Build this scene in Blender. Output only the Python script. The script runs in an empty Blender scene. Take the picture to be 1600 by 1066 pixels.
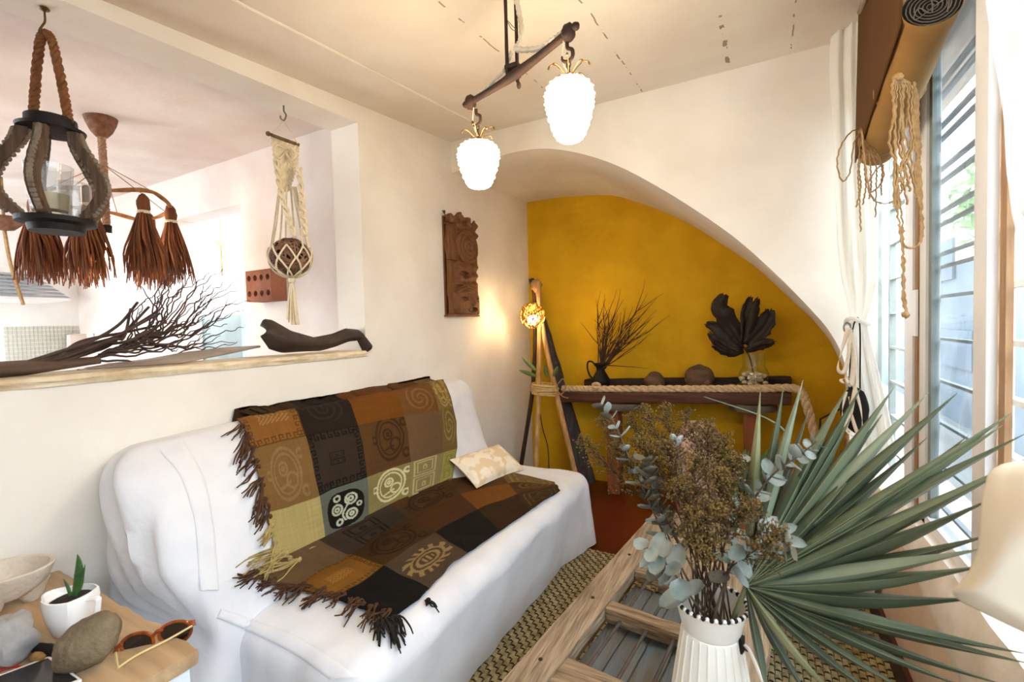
import bpy, math, random
import numpy as np
from mathutils import Vector as V, Matrix, noise
from mathutils.bvhtree import BVHTree
from math import sin, cos, pi, radians, sqrt, atan2, exp
C = bpy.context.scene.collection
sc = bpy.context.scene
random.seed(7)
# ------------------------------------------------------------------ camera, sky, lights, exposure
FPX, YAW, PIT, ROL, EYE = 720.0, radians(28.4), radians(2.0), radians(1.5), 1.35
_fw = V((-sin(YAW)*cos(PIT), cos(YAW)*cos(PIT), -sin(PIT)))
_rt = V((cos(YAW), sin(YAW), 0)); _up = _rt.cross(_fw)
RT = _rt*cos(ROL) - _up*sin(ROL); UP = _up*cos(ROL) + _rt*sin(ROL); FW = _fw
CAM = V((0, 0, EYE))
cd = bpy.data.cameras.new('camera'); cam = bpy.data.objects.new('camera', cd); C.objects.link(cam)
cd.sensor_width = 36; cd.lens = FPX/1600*36; cd.clip_start = .05
cam.matrix_world = Matrix(((RT.x, UP.x, -FW.x, 0), (RT.y, UP.y, -FW.y, 0), (RT.z, UP.z, -FW.z, EYE), (0, 0, 0, 1)))
cd.dof.use_dof = True; cd.dof.focus_distance = 2.1; cd.dof.aperture_fstop = 4.5
sc.camera = cam
w = bpy.data.worlds.new('sky'); sc.world = w; w.use_nodes = True
bg = w.node_tree.nodes['Background']; bg.inputs[0].default_value = (.80, .91, 1, 1); bg.inputs[1].default_value = 6.8
sc.view_settings.view_transform = 'Standard'; sc.view_settings.look = 'None'
sc.view_settings.exposure = 0.82; sc.view_settings.gamma = 1; sc.view_settings.use_curve_mapping = False
sc.cycles.max_bounces = 10; sc.cycles.diffuse_bounces = 6; sc.cycles.transparent_max_bounces = 16
sc.cycles.sample_clamp_indirect = 6; sc.cycles.caustics_reflective = False; sc.cycles.caustics_refractive = False
def portal(loc, rot, sx, sy):
    l = bpy.data.lights.new('daylight_portal', 'AREA'); l.shape = 'RECTANGLE'; l.size = sx; l.size_y = sy
    l.cycles.is_portal = True
    o = bpy.data.objects.new('daylight_portal', l); o.location = loc; o.rotation_euler = rot; C.objects.link(o)
portal((.72, .8, 1.5), (0, radians(90), 0), 2.1, 4.2)
portal((-4.9, -1.62, 1.2), (radians(-90), 0, 0), 1.4, 2.4)
def lamp(loc, watts, col, r=.04):
    l = bpy.data.lights.new('lamp_light', 'POINT'); l.energy = watts; l.color = col; l.shadow_soft_size = r
    o = bpy.data.objects.new('lamp_light', l); o.location = loc; C.objects.link(o)
WARM = (1, .66, .34)
# ------------------------------------------------------------------ helpers
def ray(px, py): return FW + RT*((px-800)/FPX) + UP*((533-py)/FPX)
def ax(px, py, X): d = ray(px, py); return CAM + d*(X/d.x)
def ay(px, py, Y): d = ray(px, py); return CAM + d*(Y/d.y)
def az(px, py, Z): d = ray(px, py); return CAM + d*((Z-EYE)/d.z)
def ad(px, py, D): return CAM + ray(px, py)*D
def lin(h):
    h = h.lstrip('#'); r = [int(h[i:i+2], 16)/255 for i in (0, 2, 4)]
    return tuple(c/12.92 if c <= .04045 else ((c+.055)/1.055)**2.4 for c in r)
def nz(p, s=1.0, o=0.0): return noise.noise(V((p[0]*s+o, p[1]*s+o*1.7, p[2]*s-o)))
def lerp(a, b, t): return a+(b-a)*t
def interp(pts, x):
    if x <= pts[0][0]: return pts[0][1]
    for (a, b), (c, d) in zip(pts, pts[1:]):
        if x <= c: return b+(d-b)*(x-a)/(c-a)
    return pts[-1][1]
def polyat(pts, t):
    pts = [V(p) for p in pts]; L = [0]
    for a, b in zip(pts, pts[1:]): L.append(L[-1]+(b-a).length)
    s = t*L[-1]
    for i in range(len(pts)-1):
        if s <= L[i+1] or i == len(pts)-2:
            return pts[i].lerp(pts[i+1], (s-L[i])/max(1e-9, L[i+1]-L[i]))
def smoothpath(pts, n):
    """Catmull-Rom through the points."""
    P = [V(p) for p in pts]; P = [P[0]*2-P[1]]+P+[P[-1]*2-P[-2]]; out = []
    m = len(P)-3
    for k in range(n+1):
        f = k/n*m; i = min(int(f), m-1); t = f-i
        a, b, c, d = P[i:i+4]
        out.append(.5*((2*b)+(c-a)*t+(2*a-5*b+4*c-d)*t*t+(3*b-a-3*c+d)*t**3))
    return out
class M:
    def __init__(s): s.v = []; s.f = []; s.c = []
    def add(s, vs, fs, col=None):
        o = len(s.v); s.v += [V(p) for p in vs]; s.f += [tuple(i+o for i in f) for f in fs]
        if col is not None: s.c += [col]*len(vs)
        return s
    def box(s, lo, hi):
        x0, y0, z0 = lo; x1, y1, z1 = hi
        return s.add([(x0,y0,z0),(x1,y0,z0),(x1,y1,z0),(x0,y1,z0),(x0,y0,z1),(x1,y0,z1),(x1,y1,z1),(x0,y1,z1)],
            [(3,2,1,0),(4,5,6,7),(0,1,5,4),(1,2,6,5),(2,3,7,6),(3,0,4,7)])
    def beam(s, p, q, w, h, up=(0,0,1), seg=1, wob=0, taper=1):
        p, q = V(p), V(q); d = (q-p).normalized(); u = V(up); a = d.cross(u).normalized(); u = a.cross(d)
        vs = []; fs = []
        for i in range(seg+1):
            t = i/seg; c = p.lerp(q, t); k = lerp(1, taper, t)
            for j, (sa, su) in enumerate(((-1,-1),(1,-1),(1,1),(-1,1))):
                n1 = wob*nz(c+a*sa*3+u*su*5, 9); n2 = wob*nz(c+a*sa*7+u*su*2, 9, 4)
                vs.append(c+a*(sa*w/2*k+n1)+u*(su*h/2*k+n2))
        for i in range(seg):
            for j in range(4):
                A = i*4+j; B = i*4+(j+1) % 4; fs.append((A, B, B+4, A+4))
        fs += [(3,2,1,0), tuple(seg*4+j for j in range(4))]
        return s.add(vs, fs)
    def tube(s, pts, r, n=6, closed=False, caps=True, flat=1.0):
        P = [V(p) for p in pts]; m = len(P); rs = r if isinstance(r, (list, tuple)) else [r]*m
        vs = []; fs = []; prev = None
        for i in range(m):
            t = (P[(i+1) % m]-P[i-1]) if closed else (P[min(i+1, m-1)]-P[max(i-1, 0)])
            t = t.normalized() if t.length > 1e-9 else V((0,0,1))
            if prev is None:
                a = t.orthogonal().normalized()
            else:
                a = prev-t*prev.dot(t); a = a.normalized() if a.length > 1e-6 else t.orthogonal().normalized()
            prev = a; b = t.cross(a)
            for k in range(n):
                g = 2*pi*k/n; vs.append(P[i]+a*(cos(g)*rs[i])+b*(sin(g)*rs[i]*flat))
        e = m if closed else m-1
        for i in range(e):
            for k in range(n):
                A = i*n+k; B = i*n+(k+1) % n; j = ((i+1) % m)*n
                fs.append((A, B, j+(k+1) % n, j+k))
        if not closed and caps:
            fs += [tuple(range(n-1, -1, -1)), tuple((m-1)*n+k for k in range(n))]
        return s.add(vs, fs)
    def rope(s, pts, R, twist=60, strands=3, n=5, per=2):
        """a laid rope: helical strands round the path"""
        P = [V(p) for p in pts]; L = sum((b-a).length for a, b in zip(P, P[1:])); m = max(8, int(L*twist*per*3)); m = min(m, 900)
        Q = [polyat(P, i/m) for i in range(m+1)] if len(P) < 5 else smoothpath(P, m)
        fr = []; prev = None
        for i in range(m+1):
            t = (Q[min(i+1, m)]-Q[max(i-1, 0)]).normalized()
            a = t.orthogonal().normalized() if prev is None else (prev-t*prev.dot(t)).normalized()
            prev = a; fr.append((a, t.cross(a)))
        for k in range(strands):
            path = []
            for i in range(m+1):
                g = 2*pi*(k/strands+i/m*L*twist/3); a, b = fr[i]
                path.append(Q[i]+(a*cos(g)+b*sin(g))*R*.5)
            s.tube(path, R*.58, n)
        return s
    def lathe(s, c, prof, n=24, fn=None, tilt=None, arc=2*pi):
        c = V(c); vs = []; fs = []; m = len(prof)
        for i, (r, z) in enumerate(prof):
            for k in range(n):
                g = arc*k/n; rr = fn(g, i/(m-1), r) if fn else r
                p = V((rr*cos(g), rr*sin(g), z)); p = tilt @ p if tilt else p
                vs.append(c+p)
        for i in range(m-1):
            for k in range(n):
                A = i*n+k; B = i*n+(k+1) % n; fs.append((A, B, B+n, A+n))
        if prof[0][0] > 1e-4: fs.append(tuple(range(n-1, -1, -1)))
        if prof[-1][0] > 1e-4 and prof[-1] != prof[0]: fs.append(tuple((m-1)*n+k for k in range(n)))
        return s.add(vs, fs)
    def blob(s, c, rad, seed=0, amp=.1, freq=2.0, nu=20, nv=14, rot=None):
        c = V(c); vs = []; fs = []
        for j in range(nv+1):
            th = pi*j/nv
            for i in range(nu):
                ph = 2*pi*i/nu; d = V((sin(th)*cos(ph), sin(th)*sin(ph), cos(th)))
                k = 1+amp*nz(d, freq, seed*3.1)+amp*.4*nz(d, freq*3, seed*5.3)
                p = V((d.x*rad[0], d.y*rad[1], d.z*rad[2]))*k
                vs.append(c+(rot @ p if rot else p))
        for j in range(nv):
            for i in range(nu):
                A = j*nu+i; B = j*nu+(i+1) % nu; fs.append((A, A+nu, B+nu, B))
        return s.add(vs, fs)
    def grid(s, fn, nu, nv, colfn=None, wrap=False):
        o = len(s.v)
        for j in range(nv+1):
            for i in range(nu+1):
                s.v.append(V(fn(i/nu, j/nv)))
                if colfn: s.c.append(colfn(i/nu, j/nv))
        for j in range(nv):
            for i in range(nu):
                A = o+j*(nu+1)+i; s.f.append((A, A+nu+1, A+nu+2, A+1))
        return s
    def prism(s, poly, to3, t0, t1):
        """poly: 2D outline; to3(a,b,t) -> point"""
        n = len(poly); vs = [to3(a, b, t0) for a, b in poly]+[to3(a, b, t1) for a, b in poly]
        return s.add(vs, [tuple(range(n-1, -1, -1)), tuple(range(n, 2*n))]+[(i, (i+1) % n, (i+1) % n+n, i+n) for i in range(n)])
    def rbox(s, lo, hi, r, seg=8, deform=None):
        lo, hi = V(lo), V(hi); c = (lo+hi)/2; h = (hi-lo)/2; sg = seg if isinstance(seg, tuple) else (seg,)*3
        rr = V((min(r, h.x*.98), min(r, h.y*.98), min(r, h.z*.98))); idx = {}; o = len(s.v); vs = []
        def vert(p):
            k = tuple(round(x, 5) for x in p)
            if k not in idx:
                q = V((p[0]*h.x, p[1]*h.y, p[2]*h.z))
                cl = V([max(-(h[i]-rr[i]), min(h[i]-rr[i], q[i])) for i in range(3)])
                d = V([(q[i]-cl[i])/rr[i] for i in range(3)])
                if d.length > 1e-9:
                    mx = max(abs(x) for x in d); d = d*(mx/d.length)
                q = c+cl+V([d[i]*rr[i] for i in range(3)])
                idx[k] = len(vs); vs.append(deform(q) if deform else q)
            return idx[k]
        fs = []
        for a in range(3):
            b, e = (a+1) % 3, (a+2) % 3
            for sgn in (-1, 1):
                for i in range(sg[b]):
                    for j in range(sg[e]):
                        q = []
                        for di, dj in ((0,0),(1,0),(1,1),(0,1)):
                            p = [0,0,0]; p[a] = sgn
                            fb = -1+2*(i+di)/sg[b]; fe = -1+2*(j+dj)/sg[e]
                            p[b] = fb; p[e] = fe; q.append(vert(p))
                        fs.append(tuple(q) if sgn > 0 else tuple(q[::-1]))
        return s.add(vs, fs)
    def build(s, name, m, parent=None, ang=40, thick=0, flat=False):
        loc = V((0,0,0))
        if parent is None:
            xs = [p.x for p in s.v]; ys = [p.y for p in s.v]; zs = [p.z for p in s.v]
            loc = V(((min(xs)+max(xs))/2, (min(ys)+max(ys))/2, min(zs)))
        else:
            q = parent
            while q: loc += q.location; q = q.parent
        me = bpy.data.meshes.new(name)
        me.from_pydata([tuple(p-loc) for p in s.v], [], s.f); me.update()
        if s.c and len(s.c) == len(s.v):
            at = me.color_attributes.new('Col', 'FLOAT_COLOR', 'POINT')
            at.data.foreach_set('color', np.array([(c[0], c[1], c[2], 1) for c in s.c], dtype=np.float32).ravel())
        if not flat:
            me.shade_smooth(); me.set_sharp_from_angle(angle=radians(ang))
        o = bpy.data.objects.new(name, me); C.objects.link(o); me.materials.append(m)
        if parent is None: o.location = loc
        else: o.parent = parent
        if thick:
            md = o.modifiers.new('thickness', 'SOLIDIFY'); md.thickness = thick; md.offset = 0
        return o
def tag(o, label=None, cat=None, group=None, kind=None):
    for k, v in (('label', label), ('category', cat), ('group', group), ('kind', kind)):
        if v: o[k] = v
    return o
def thing(name, label, cat, loc=(0,0,0), group=None):
    o = bpy.data.objects.new(name, None); o.location = loc; o.empty_display_size = .05; C.objects.link(o)
    return tag(o, label, cat, group)
def struct(name, m, mt, parent=None, **k):
    return tag(m.build(name, mt, parent, **k), kind='structure') if parent is None else m.build(name, mt, parent, **k)
# ------------------------------------------------------------------ materials
def _base(name):
    m = bpy.data.materials.new(name); m.use_nodes = True; nt = m.node_tree
    return m, nt, nt.nodes['Principled BSDF'], nt.nodes['Material Output']
def N(nt, t, **k):
    n = nt.nodes.new(t)
    for a, b in k.items(): setattr(n, a, b)
    return n
def mat(name, c1, c2=None, rough=.65, scale=6, stretch=(1,1,1), bump=.15, bscale=30, metal=0, detail=6, contrast=(.3,.7), sss=0, spec=.4, bdist=.01, rot=(0,0,0)):
    m, nt, b, out = _base(name); c1 = lin(c1) if isinstance(c1, str) else c1
    c2 = lin(c2) if isinstance(c2, str) else (c2 or tuple(x*.85 for x in c1))
    tc = N(nt, 'ShaderNodeTexCoord'); mp = N(nt, 'ShaderNodeMapping'); mp.inputs['Scale'].default_value = stretch; mp.inputs['Rotation'].default_value = rot
    nt.links.new(tc.outputs['Object'], mp.inputs[0])
    n1 = N(nt, 'ShaderNodeTexNoise'); n1.inputs['Scale'].default_value = scale; n1.inputs['Detail'].default_value = detail
    nt.links.new(mp.outputs[0], n1.inputs['Vector'])
    cr = N(nt, 'ShaderNodeValToRGB'); e = cr.color_ramp.elements
    e[0].position, e[1].position = contrast; e[0].color = (*c1, 1); e[1].color = (*c2, 1)
    nt.links.new(n1.outputs[0], cr.inputs[0]); nt.links.new(cr.outputs[0], b.inputs['Base Color'])
    if bump:
        n2 = N(nt, 'ShaderNodeTexNoise'); n2.inputs['Scale'].default_value = bscale; n2.inputs['Detail'].default_value = 5
        nt.links.new(mp.outputs[0], n2.inputs['Vector'])
        bp = N(nt, 'ShaderNodeBump'); bp.inputs['Strength'].default_value = bump; bp.inputs['Distance'].default_value = bdist
        nt.links.new(n2.outputs[0], bp.inputs['Height']); nt.links.new(bp.outputs[0], b.inputs['Normal'])
    b.inputs['Roughness'].default_value = rough; b.inputs['Metallic'].default_value = metal
    b.inputs['Specular IOR Level'].default_value = spec
    return m
def wood(name, c1, c2, axis=1, scale=5, rough=.75, bump=.5):
    st = [9, 9, 9]; st[axis] = .8
    return mat(name, c1, c2, rough, scale, tuple(st), bump, scale*2.2, detail=8, contrast=(.32,.68))
def emit(name, col, s):
    m, nt, b, out = _base(name)
    b.inputs['Base Color'].default_value = (*col, 1); b.inputs['Emission Color'].default_value = (*col, 1); b.inputs['Emission Strength'].default_value = s
    return m
def cloth_attr(name, rough=.9):
    m, nt, b, out = _base(name)
    a = N(nt, 'ShaderNodeVertexColor', layer_name='Col'); nt.links.new(a.outputs[0], b.inputs['Base Color'])
    tc = N(nt, 'ShaderNodeTexCoord'); n2 = N(nt, 'ShaderNodeTexNoise'); n2.inputs['Scale'].default_value = 260
    nt.links.new(tc.outputs['Object'], n2.inputs['Vector'])
    bp = N(nt, 'ShaderNodeBump'); bp.inputs['Strength'].default_value = .35; bp.inputs['Distance'].default_value = .004
    nt.links.new(n2.outputs[0], bp.inputs['Height']); nt.links.new(bp.outputs[0], b.inputs['Normal'])
    b.inputs['Roughness'].default_value = rough; b.inputs['Specular IOR Level'].default_value = .15
    return m
def sheer(name, col, transp, transl=.5):
    m, nt, b, out = _base(name); col = lin(col)
    b.inputs['Base Color'].default_value = (*col, 1); b.inputs['Roughness'].default_value = .9
    tl = N(nt, 'ShaderNodeBsdfTranslucent'); tl.inputs[0].default_value = (*col, 1)
    tp = N(nt, 'ShaderNodeBsdfTransparent')
    m1 = N(nt, 'ShaderNodeMixShader'); m1.inputs[0].default_value = transl
    m2 = N(nt, 'ShaderNodeMixShader'); m2.inputs[0].default_value = transp
    nt.links.new(b.outputs[0], m1.inputs[1]); nt.links.new(tl.outputs[0], m1.inputs[2])
    nt.links.new(m1.outputs[0], m2.inputs[1]); nt.links.new(tp.outputs[0], m2.inputs[2]); nt.links.new(m2.outputs[0], out.inputs[0])
    return m
def pane_glass(name, tint=(1,1,1), gloss=.12, haze=0):
    m, nt, b, out = _base(name); nt.nodes.remove(b)
    tp = N(nt, 'ShaderNodeBsdfTransparent'); tp.inputs[0].default_value = (*tint, 1)
    gl = N(nt, 'ShaderNodeBsdfGlossy'); gl.inputs['Roughness'].default_value = .05
    lw = N(nt, 'ShaderNodeLayerWeight'); lw.inputs[0].default_value = .5
    pw = N(nt, 'ShaderNodeMath', operation='POWER'); pw.inputs[1].default_value = 5; nt.links.new(lw.outputs['Facing'], pw.inputs[0])
    fr = N(nt, 'ShaderNodeMath', operation='MULTIPLY_ADD'); fr.inputs[1].default_value = .7; fr.inputs[2].default_value = .03; nt.links.new(pw.outputs[0], fr.inputs[0])
    m1 = N(nt, 'ShaderNodeMixShader'); nt.links.new(fr.outputs[0], m1.inputs[0])
    nt.links.new(tp.outputs[0], m1.inputs[1]); nt.links.new(gl.outputs[0], m1.inputs[2]); last = m1
    if haze:
        df = N(nt, 'ShaderNodeBsdfTranslucent'); df.inputs[0].default_value = (.8,.85,.9,1)
        m2 = N(nt, 'ShaderNodeMixShader'); m2.inputs[0].default_value = haze
        nt.links.new(m1.outputs[0], m2.inputs[1]); nt.links.new(df.outputs[0], m2.inputs[2]); last = m2
    nt.links.new(last.outputs[0], out.inputs[0])
    return m
plaster = mat('white_plaster', '#f0ebe2', '#e2dbd0', .85, 2.5, bump=.25, bscale=14, bdist=.012, spec=.2)
plaster_k = mat('kitchen_plaster', '#eee6df', '#dccbc0', .85, 2.2, (1,1,1), .25, 12, bdist=.015, spec=.2, contrast=(.35,.75))
yellow = mat('ochre_plaster', '#dfb21f', '#c99a13', .8, 3.2, bump=.5, bscale=9, bdist=.02, spec=.2)
tanplaster = mat('tan_plaster', '#e6d3c0', '#d8bfa8', .85, 4, bump=.3, bscale=20)
floor_m = mat('red_clay_floor', '#6b2a15', '#4a1c0e', .35, 3, bump=.1, bscale=12)
white_cloth = mat('white_cotton', '#e3e3e7', '#d9dadf', .9, 9, bump=.3, bscale=14, bdist=.012, spec=.15)
iron = mat('dark_iron', '#2b2320', '#3d302a', .6, 20, bump=.5, bscale=60, metal=.4, bdist=.004)
blacki = mat('black_metal', '#120f0e', '#1f1a17', .6, 20, bump=.2, bscale=40, metal=.3)
jute = mat('jute_cord', '#b08d5f', '#8d6a41', .95, 60, bump=.5, bscale=200, bdist=.003)
jute_d = mat('brown_jute_rope', '#8a5a34', '#6d4526', .95, 60, bump=.5, bscale=200, bdist=.003)
cotton = mat('cream_cotton_cord', '#e6d9bd', '#d4c4a2', .95, 50, bump=.4, bscale=160, bdist=.003)
# ------------------------------------------------------------------ the room
LW, RW, EW, NW, KX = -1.85, .50, 2.62, 3.77, -2.05     # left wall, window wall, end wall, niche wall, kitchen face of left wall
BACK = -1.6
def cz(y): return 2.355+.095*y
def sof(y): return 2.33+.056*y                            # underside of the beam over the opening
OY0, OY1, SILL = -.9, 1.785, 1.235
floor = struct('floor', M().box((-5.7, BACK-.1, -.1), (.75, 5.2, 0)), floor_m)
# ceiling with its plaster joint lines
def ceil_mat():
    m = mat('ceiling_plaster', '#ece6dc', '#dccfc0', .85, 1.8, bump=.25, bscale=8, bdist=.015, spec=.2)
    nt = m.node_tree; b = nt.nodes['Principled BSDF']; src = b.inputs['Base Color'].links[0].from_socket
    tc = N(nt, 'ShaderNodeTexCoord'); sp = N(nt, 'ShaderNodeSeparateXYZ'); nt.links.new(tc.outputs['Object'], sp.inputs[0])
    wn = N(nt, 'ShaderNodeTexNoise'); wn.inputs['Scale'].default_value = 7; nt.links.new(tc.outputs['Object'], wn.inputs['Vector'])
    wig = N(nt, 'ShaderNodeMath', operation='MULTIPLY_ADD'); wig.inputs[1].default_value = .03
    nt.links.new(wn.outputs[0], wig.inputs[0]); nt.links.new(sp.outputs[0], wig.inputs[2])
    br = N(nt, 'ShaderNodeTexNoise'); br.inputs['Scale'].default_value = 14; br.inputs['Detail'].default_value = 4; nt.links.new(tc.outputs['Object'], br.inputs['Vector'])
    last = src
    for x, wd, thr in ((-.98, .003, .54), (-.56, .003, .50), (-.13, .009, .56), (.13, .003, .5)):
        d = N(nt, 'ShaderNodeMath', operation='SUBTRACT'); d.inputs[1].default_value = x-ceil_ox+.015; nt.links.new(wig.outputs[0], d.inputs[0])
        a = N(nt, 'ShaderNodeMath', operation='ABSOLUTE'); nt.links.new(d.outputs[0], a.inputs[0])
        l = N(nt, 'ShaderNodeMath', operation='LESS_THAN'); l.inputs[1].default_value = wd; nt.links.new(a.outputs[0], l.inputs[0])
        g = N(nt, 'ShaderNodeMath', operation='GREATER_THAN'); g.inputs[1].default_value = thr; nt.links.new(br.outputs[0], g.inputs[0])
        k = N(nt, 'ShaderNodeMath', operation='MULTIPLY'); nt.links.new(l.outputs[0], k.inputs[0]); nt.links.new(g.outputs[0], k.inputs[1])
        mx = N(nt, 'ShaderNodeMix', data_type='RGBA'); nt.links.new(k.outputs[0], mx.inputs[0]); nt.links.new(last, mx.inputs[6]); mx.inputs[7].default_value = (*lin('#9a8872'), 1)
        last = mx.outputs[2]
    nt.links.new(last, b.inputs['Base Color'])
    return m
ceil_ox = (LW+.75)/2
cm = M()
ys = [BACK, 0, 1, 2, EW+.05]
for a, b_ in zip(ys, ys[1:]):
    cm.add([(LW-.0, a, cz(a)), (.75, a, cz(a)), (.75, b_, cz(b_)), (LW, b_, cz(b_)), (LW, a, cz(a)+.15), (.75, a, cz(a)+.15), (.75, b_, cz(b_)+.15), (LW, b_, cz(b_)+.15)],
        [(0,1,2,3), (7,6,5,4), (0,4,5,1), (1,5,6,2), (2,6,7,3), (3,7,4,0)])
ceiling = struct('ceiling', cm, ceil_mat())
jm = M()                                                   # the pale plaster ridge near the left wall
jm.tube([az(px, py, 2.5)*0+V((-1.52+.006*nz((k, 0, 0), 3), 0.2+k*.2, cz(.2+k*.2)-.001)) for k, (px, py) in enumerate([(0,0)]*13)], .006, 5)
jm.build('plaster_ridge', plaster, ceiling)
# left wall: one continuous piece around the opening, with softly worn edges
wl = M()
def lbox(y0, y1, z0a, z0b, z1a, z1b):
    wl.add([(KX,y0,z0a),(LW,y0,z0a),(LW,y1,z0b),(KX,y1,z0b),(KX,y0,z1a),(LW,y0,z1a),(LW,y1,z1b),(KX,y1,z1b)],
        [(3,2,1,0),(4,5,6,7),(0,1,5,4),(1,2,6,5),(2,3,7,6),(3,0,4,7)])
lbox(BACK, OY1, 0, 0, SILL-.02, SILL-.02)
lbox(BACK, OY0, SILL-.02, SILL-.02, cz(BACK)+.15, cz(OY0)+.15)
lbox(OY0, OY1, sof(OY0), sof(OY1), cz(OY0)+.15, cz(OY1)+.15)
lbox(OY1, NW+.1, 0, 0, cz(OY1)+.15, cz(NW)+.15)
wall_left = struct('wall_left', wl, plaster, flat=True)
sm = M()                                                   # rough stone sill slab
def sillpt(u, v):
    y = lerp(OY0, OY1+.005, u); a = v*4; e = .006*nz((y*5, v*3, 0), 2)+.004*nz((y*22, v*5, 0), 1)
    prof = [(KX-.03, SILL-.02), (KX-.03, SILL), (LW+.005, SILL), (LW+.012, SILL-.012), (LW+.005, SILL-.032)]
    i = min(int(a), 3); p = V((*prof[i], 0)).lerp(V((*prof[i+1], 0)), a-i)
    return (p.x+e*(1 if v > .5 else 0), y, p.y-abs(e)*(1 if .45 < v < .8 else 0))
sm.grid(sillpt, 160, 16)
struct('trim_1', sm, mat('worn_stone_sill', '#e2d3b6', '#bda27a', .8, 12, bump=.5, bscale=40, spec=.2, contrast=(.4,.75)), thick=0)
# end wall with the quarter arch, its soffit and the ochre niche
ARC = [(-1.85, 2.395), (-1.6, 2.42), (-1.42, 2.44), (-1.25, 2.435), (-1.09, 2.405), (-.9, 2.335), (-.7, 2.23), (-.5, 2.09), (-.3, 1.93), (-.1, 1.75), (.08, 1.55), (.2, 1.4), (.29, 1.27), (.345, 1.12), (.36, .9), (.36, 0)]
ARB = [(-1.85, 2.45), (-1.65, 2.45), (-1.45, 2.44), (-1.25, 2.42), (-1.05, 2.385), (-.83, 2.29), (-.6, 2.165), (-.4, 2.03), (-.24, 1.9), (-.05, 1.74), (.08, 1.6), (.2, 1.46), (.33, 1.31), (.44, 1.12), (.5, .85), (.5, 0)]
arc = smoothpath([(x, 0, z) for x, z in ARC], 60); arb = smoothpath([(x, 0, z) for x, z in ARB], 60)
we = M(); vs = []; fs = []
for p in arc:
    vs += [(p.x, EW, p.z), (p.x, EW, cz(EW)+.1) if p.z > .95 else (.455, EW, p.z)]
k0 = next(i for i, p in enumerate(arc) if p.z <= .95)
for i in range(len(arc)-1):
    if i+1 == k0: fs.append((2*i, 2*i+2, 2*i+3, 2*i+1)); continue
    fs.append((2*i, 2*i+2, 2*i+3, 2*i+1))
vs += [(.455, EW, cz(EW)+.1)]; fs.append((2*(k0-1)+1, 2*k0+1, len(vs)-1))
for i in range(len(vs)): vs[i] = V(vs[i])
we.add(vs, fs)
# soffit surface joining the front arch to the niche wall
we.grid(lambda u, v: V((lerp(arc[round(u*60)].x, arb[round(u*60)].x, v), lerp(EW, NW, v), lerp(arc[round(u*60)].z, arb[round(u*60)].z, v)+.01*sin(pi*v)*nz((u*6, v*3, 1), 1))), 60, 10)
struct('wall_end', we, plaster, ang=50)
ny = M(); vs = [(p.x, NW, p.z) for p in arb]+[(p.x, NW, 0) for p in arb]; n_ = len(arb)
ny.add(vs, [(i, i+1, i+1+n_, i+n_) for i in range(n_-1)])
struct('wall_niche', ny, yellow)
struct('wall_behind', M().box((-4.2, BACK-.1, 0), (.75, BACK, 2.7)), plaster)
# window wall: low wall, rounded sill, posts, upper wall
SZ = .60
wr = M(); wr.box((.485, BACK, 0), (.72, NW+.1, SZ-.2)); wr.box((.49, BACK, SZ-.2), (.72, NW+.1, SZ-.06)); wr.box((RW, BACK, 2.25), (.72, NW+.1, 2.75)); wr.box((RW+.005, 2.90, SZ-.06), (.525, NW+.1, 2.3)); wr.box((RW, BACK, SZ-.06), (.72, BACK+.3, 2.3))
struct('wall_right', wr, tanplaster, flat=True)
ws = M(); prof = [(.47, SZ-.10), (.45, SZ-.05), (.455, SZ-.015), (.48, SZ), (.72, SZ+.01)]
ws.grid(lambda u, v: V((interp([(i/4, p[0]) for i, p in enumerate(prof)], v)+.006*nz((u*30, v*3, 0), 1), lerp(BACK, 2.9, u), interp([(i/4, p[1]) for i, p in enumerate(prof)], v)-max(0, min(.17, .22*(2.35-lerp(BACK, 2.9, u))))*max(0, 1-v*1.35)+.005*nz((u*24, v*2, 5), 1))), 120, 12)
struct('trim_2', ws, mat('painted_sill', '#efe9e2', '#e0d5c8', .7, 10, bump=.4, bscale=30))
# windows: white frames, sliding glazed sash, grilles outside
frame_w = mat('white_window_frame', '#f1f1f2', '#e4e6ea', .5, 6, bump=.05)
frame_g = mat('grey_green_grille_shaded', '#8f9692', '#7c8480', .55, 10, bump=.1)  # grey green, darkened in the colour to show the bars against the light
frame_t = mat('tan_timber_post', '#ad8a66', '#967150', .7, 8, (6,6,.7), bump=.2)
grille_c = mat('cream_grille', '#ded8c8', '#c9c2b0', .6, 10, bump=.1)
glass = pane_glass('window_pane_glass', (.80,.83,.85), haze=.03)
ZT = 2.27
def rungs(par, y0, y1, x, m, zs, th=.012, dp=.025):
    for z in zs: M().box((x-dp/2, y0, z-th/2), (x+dp/2, y1, z+th/2)).build('bar', m, par)
    for y in (y0, y1): M().box((x-.012, y-.012, SZ+.01), (x+.012, y+.012, ZT)).build('upright', m, par)
w1 = tag(thing('window_1', None, None), kind='structure')
M().box((.505, 2.84, SZ), (.52, 2.90, ZT)).build('window_frame', frame_g, w1)
rungs(w1, 2.40, 2.84, .56, frame_g, [SZ+.10+.165*k for k in range(10)])
w2 = tag(thing('window_2', None, None), kind='structure')
for y0, y1, x0, x1, m in ((2.235, 2.345, .50, .55, frame_w), (2.195, 2.225, .505, .55, frame_t), (2.12, 2.19, .51, .55, frame_w), (1.655, 1.70, .51, .545, frame_t), (1.575, 1.655, .495, .516, frame_w)):
    M().box((x0, y0, SZ), (x1, y1, ZT)).build('window_frame', m, w2)
M().box((.499, 2.19, 1.27), (.506, 2.238, 1.44)).build('latch', frame_w, w2)
M().box((.51, 1.575, SZ), (.55, 2.345, SZ+.035)).build('track', frame_w, w2)
M().box((.527, 1.70, SZ+.03), (.531, 2.12, ZT)).build('pane', glass, w2)
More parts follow.
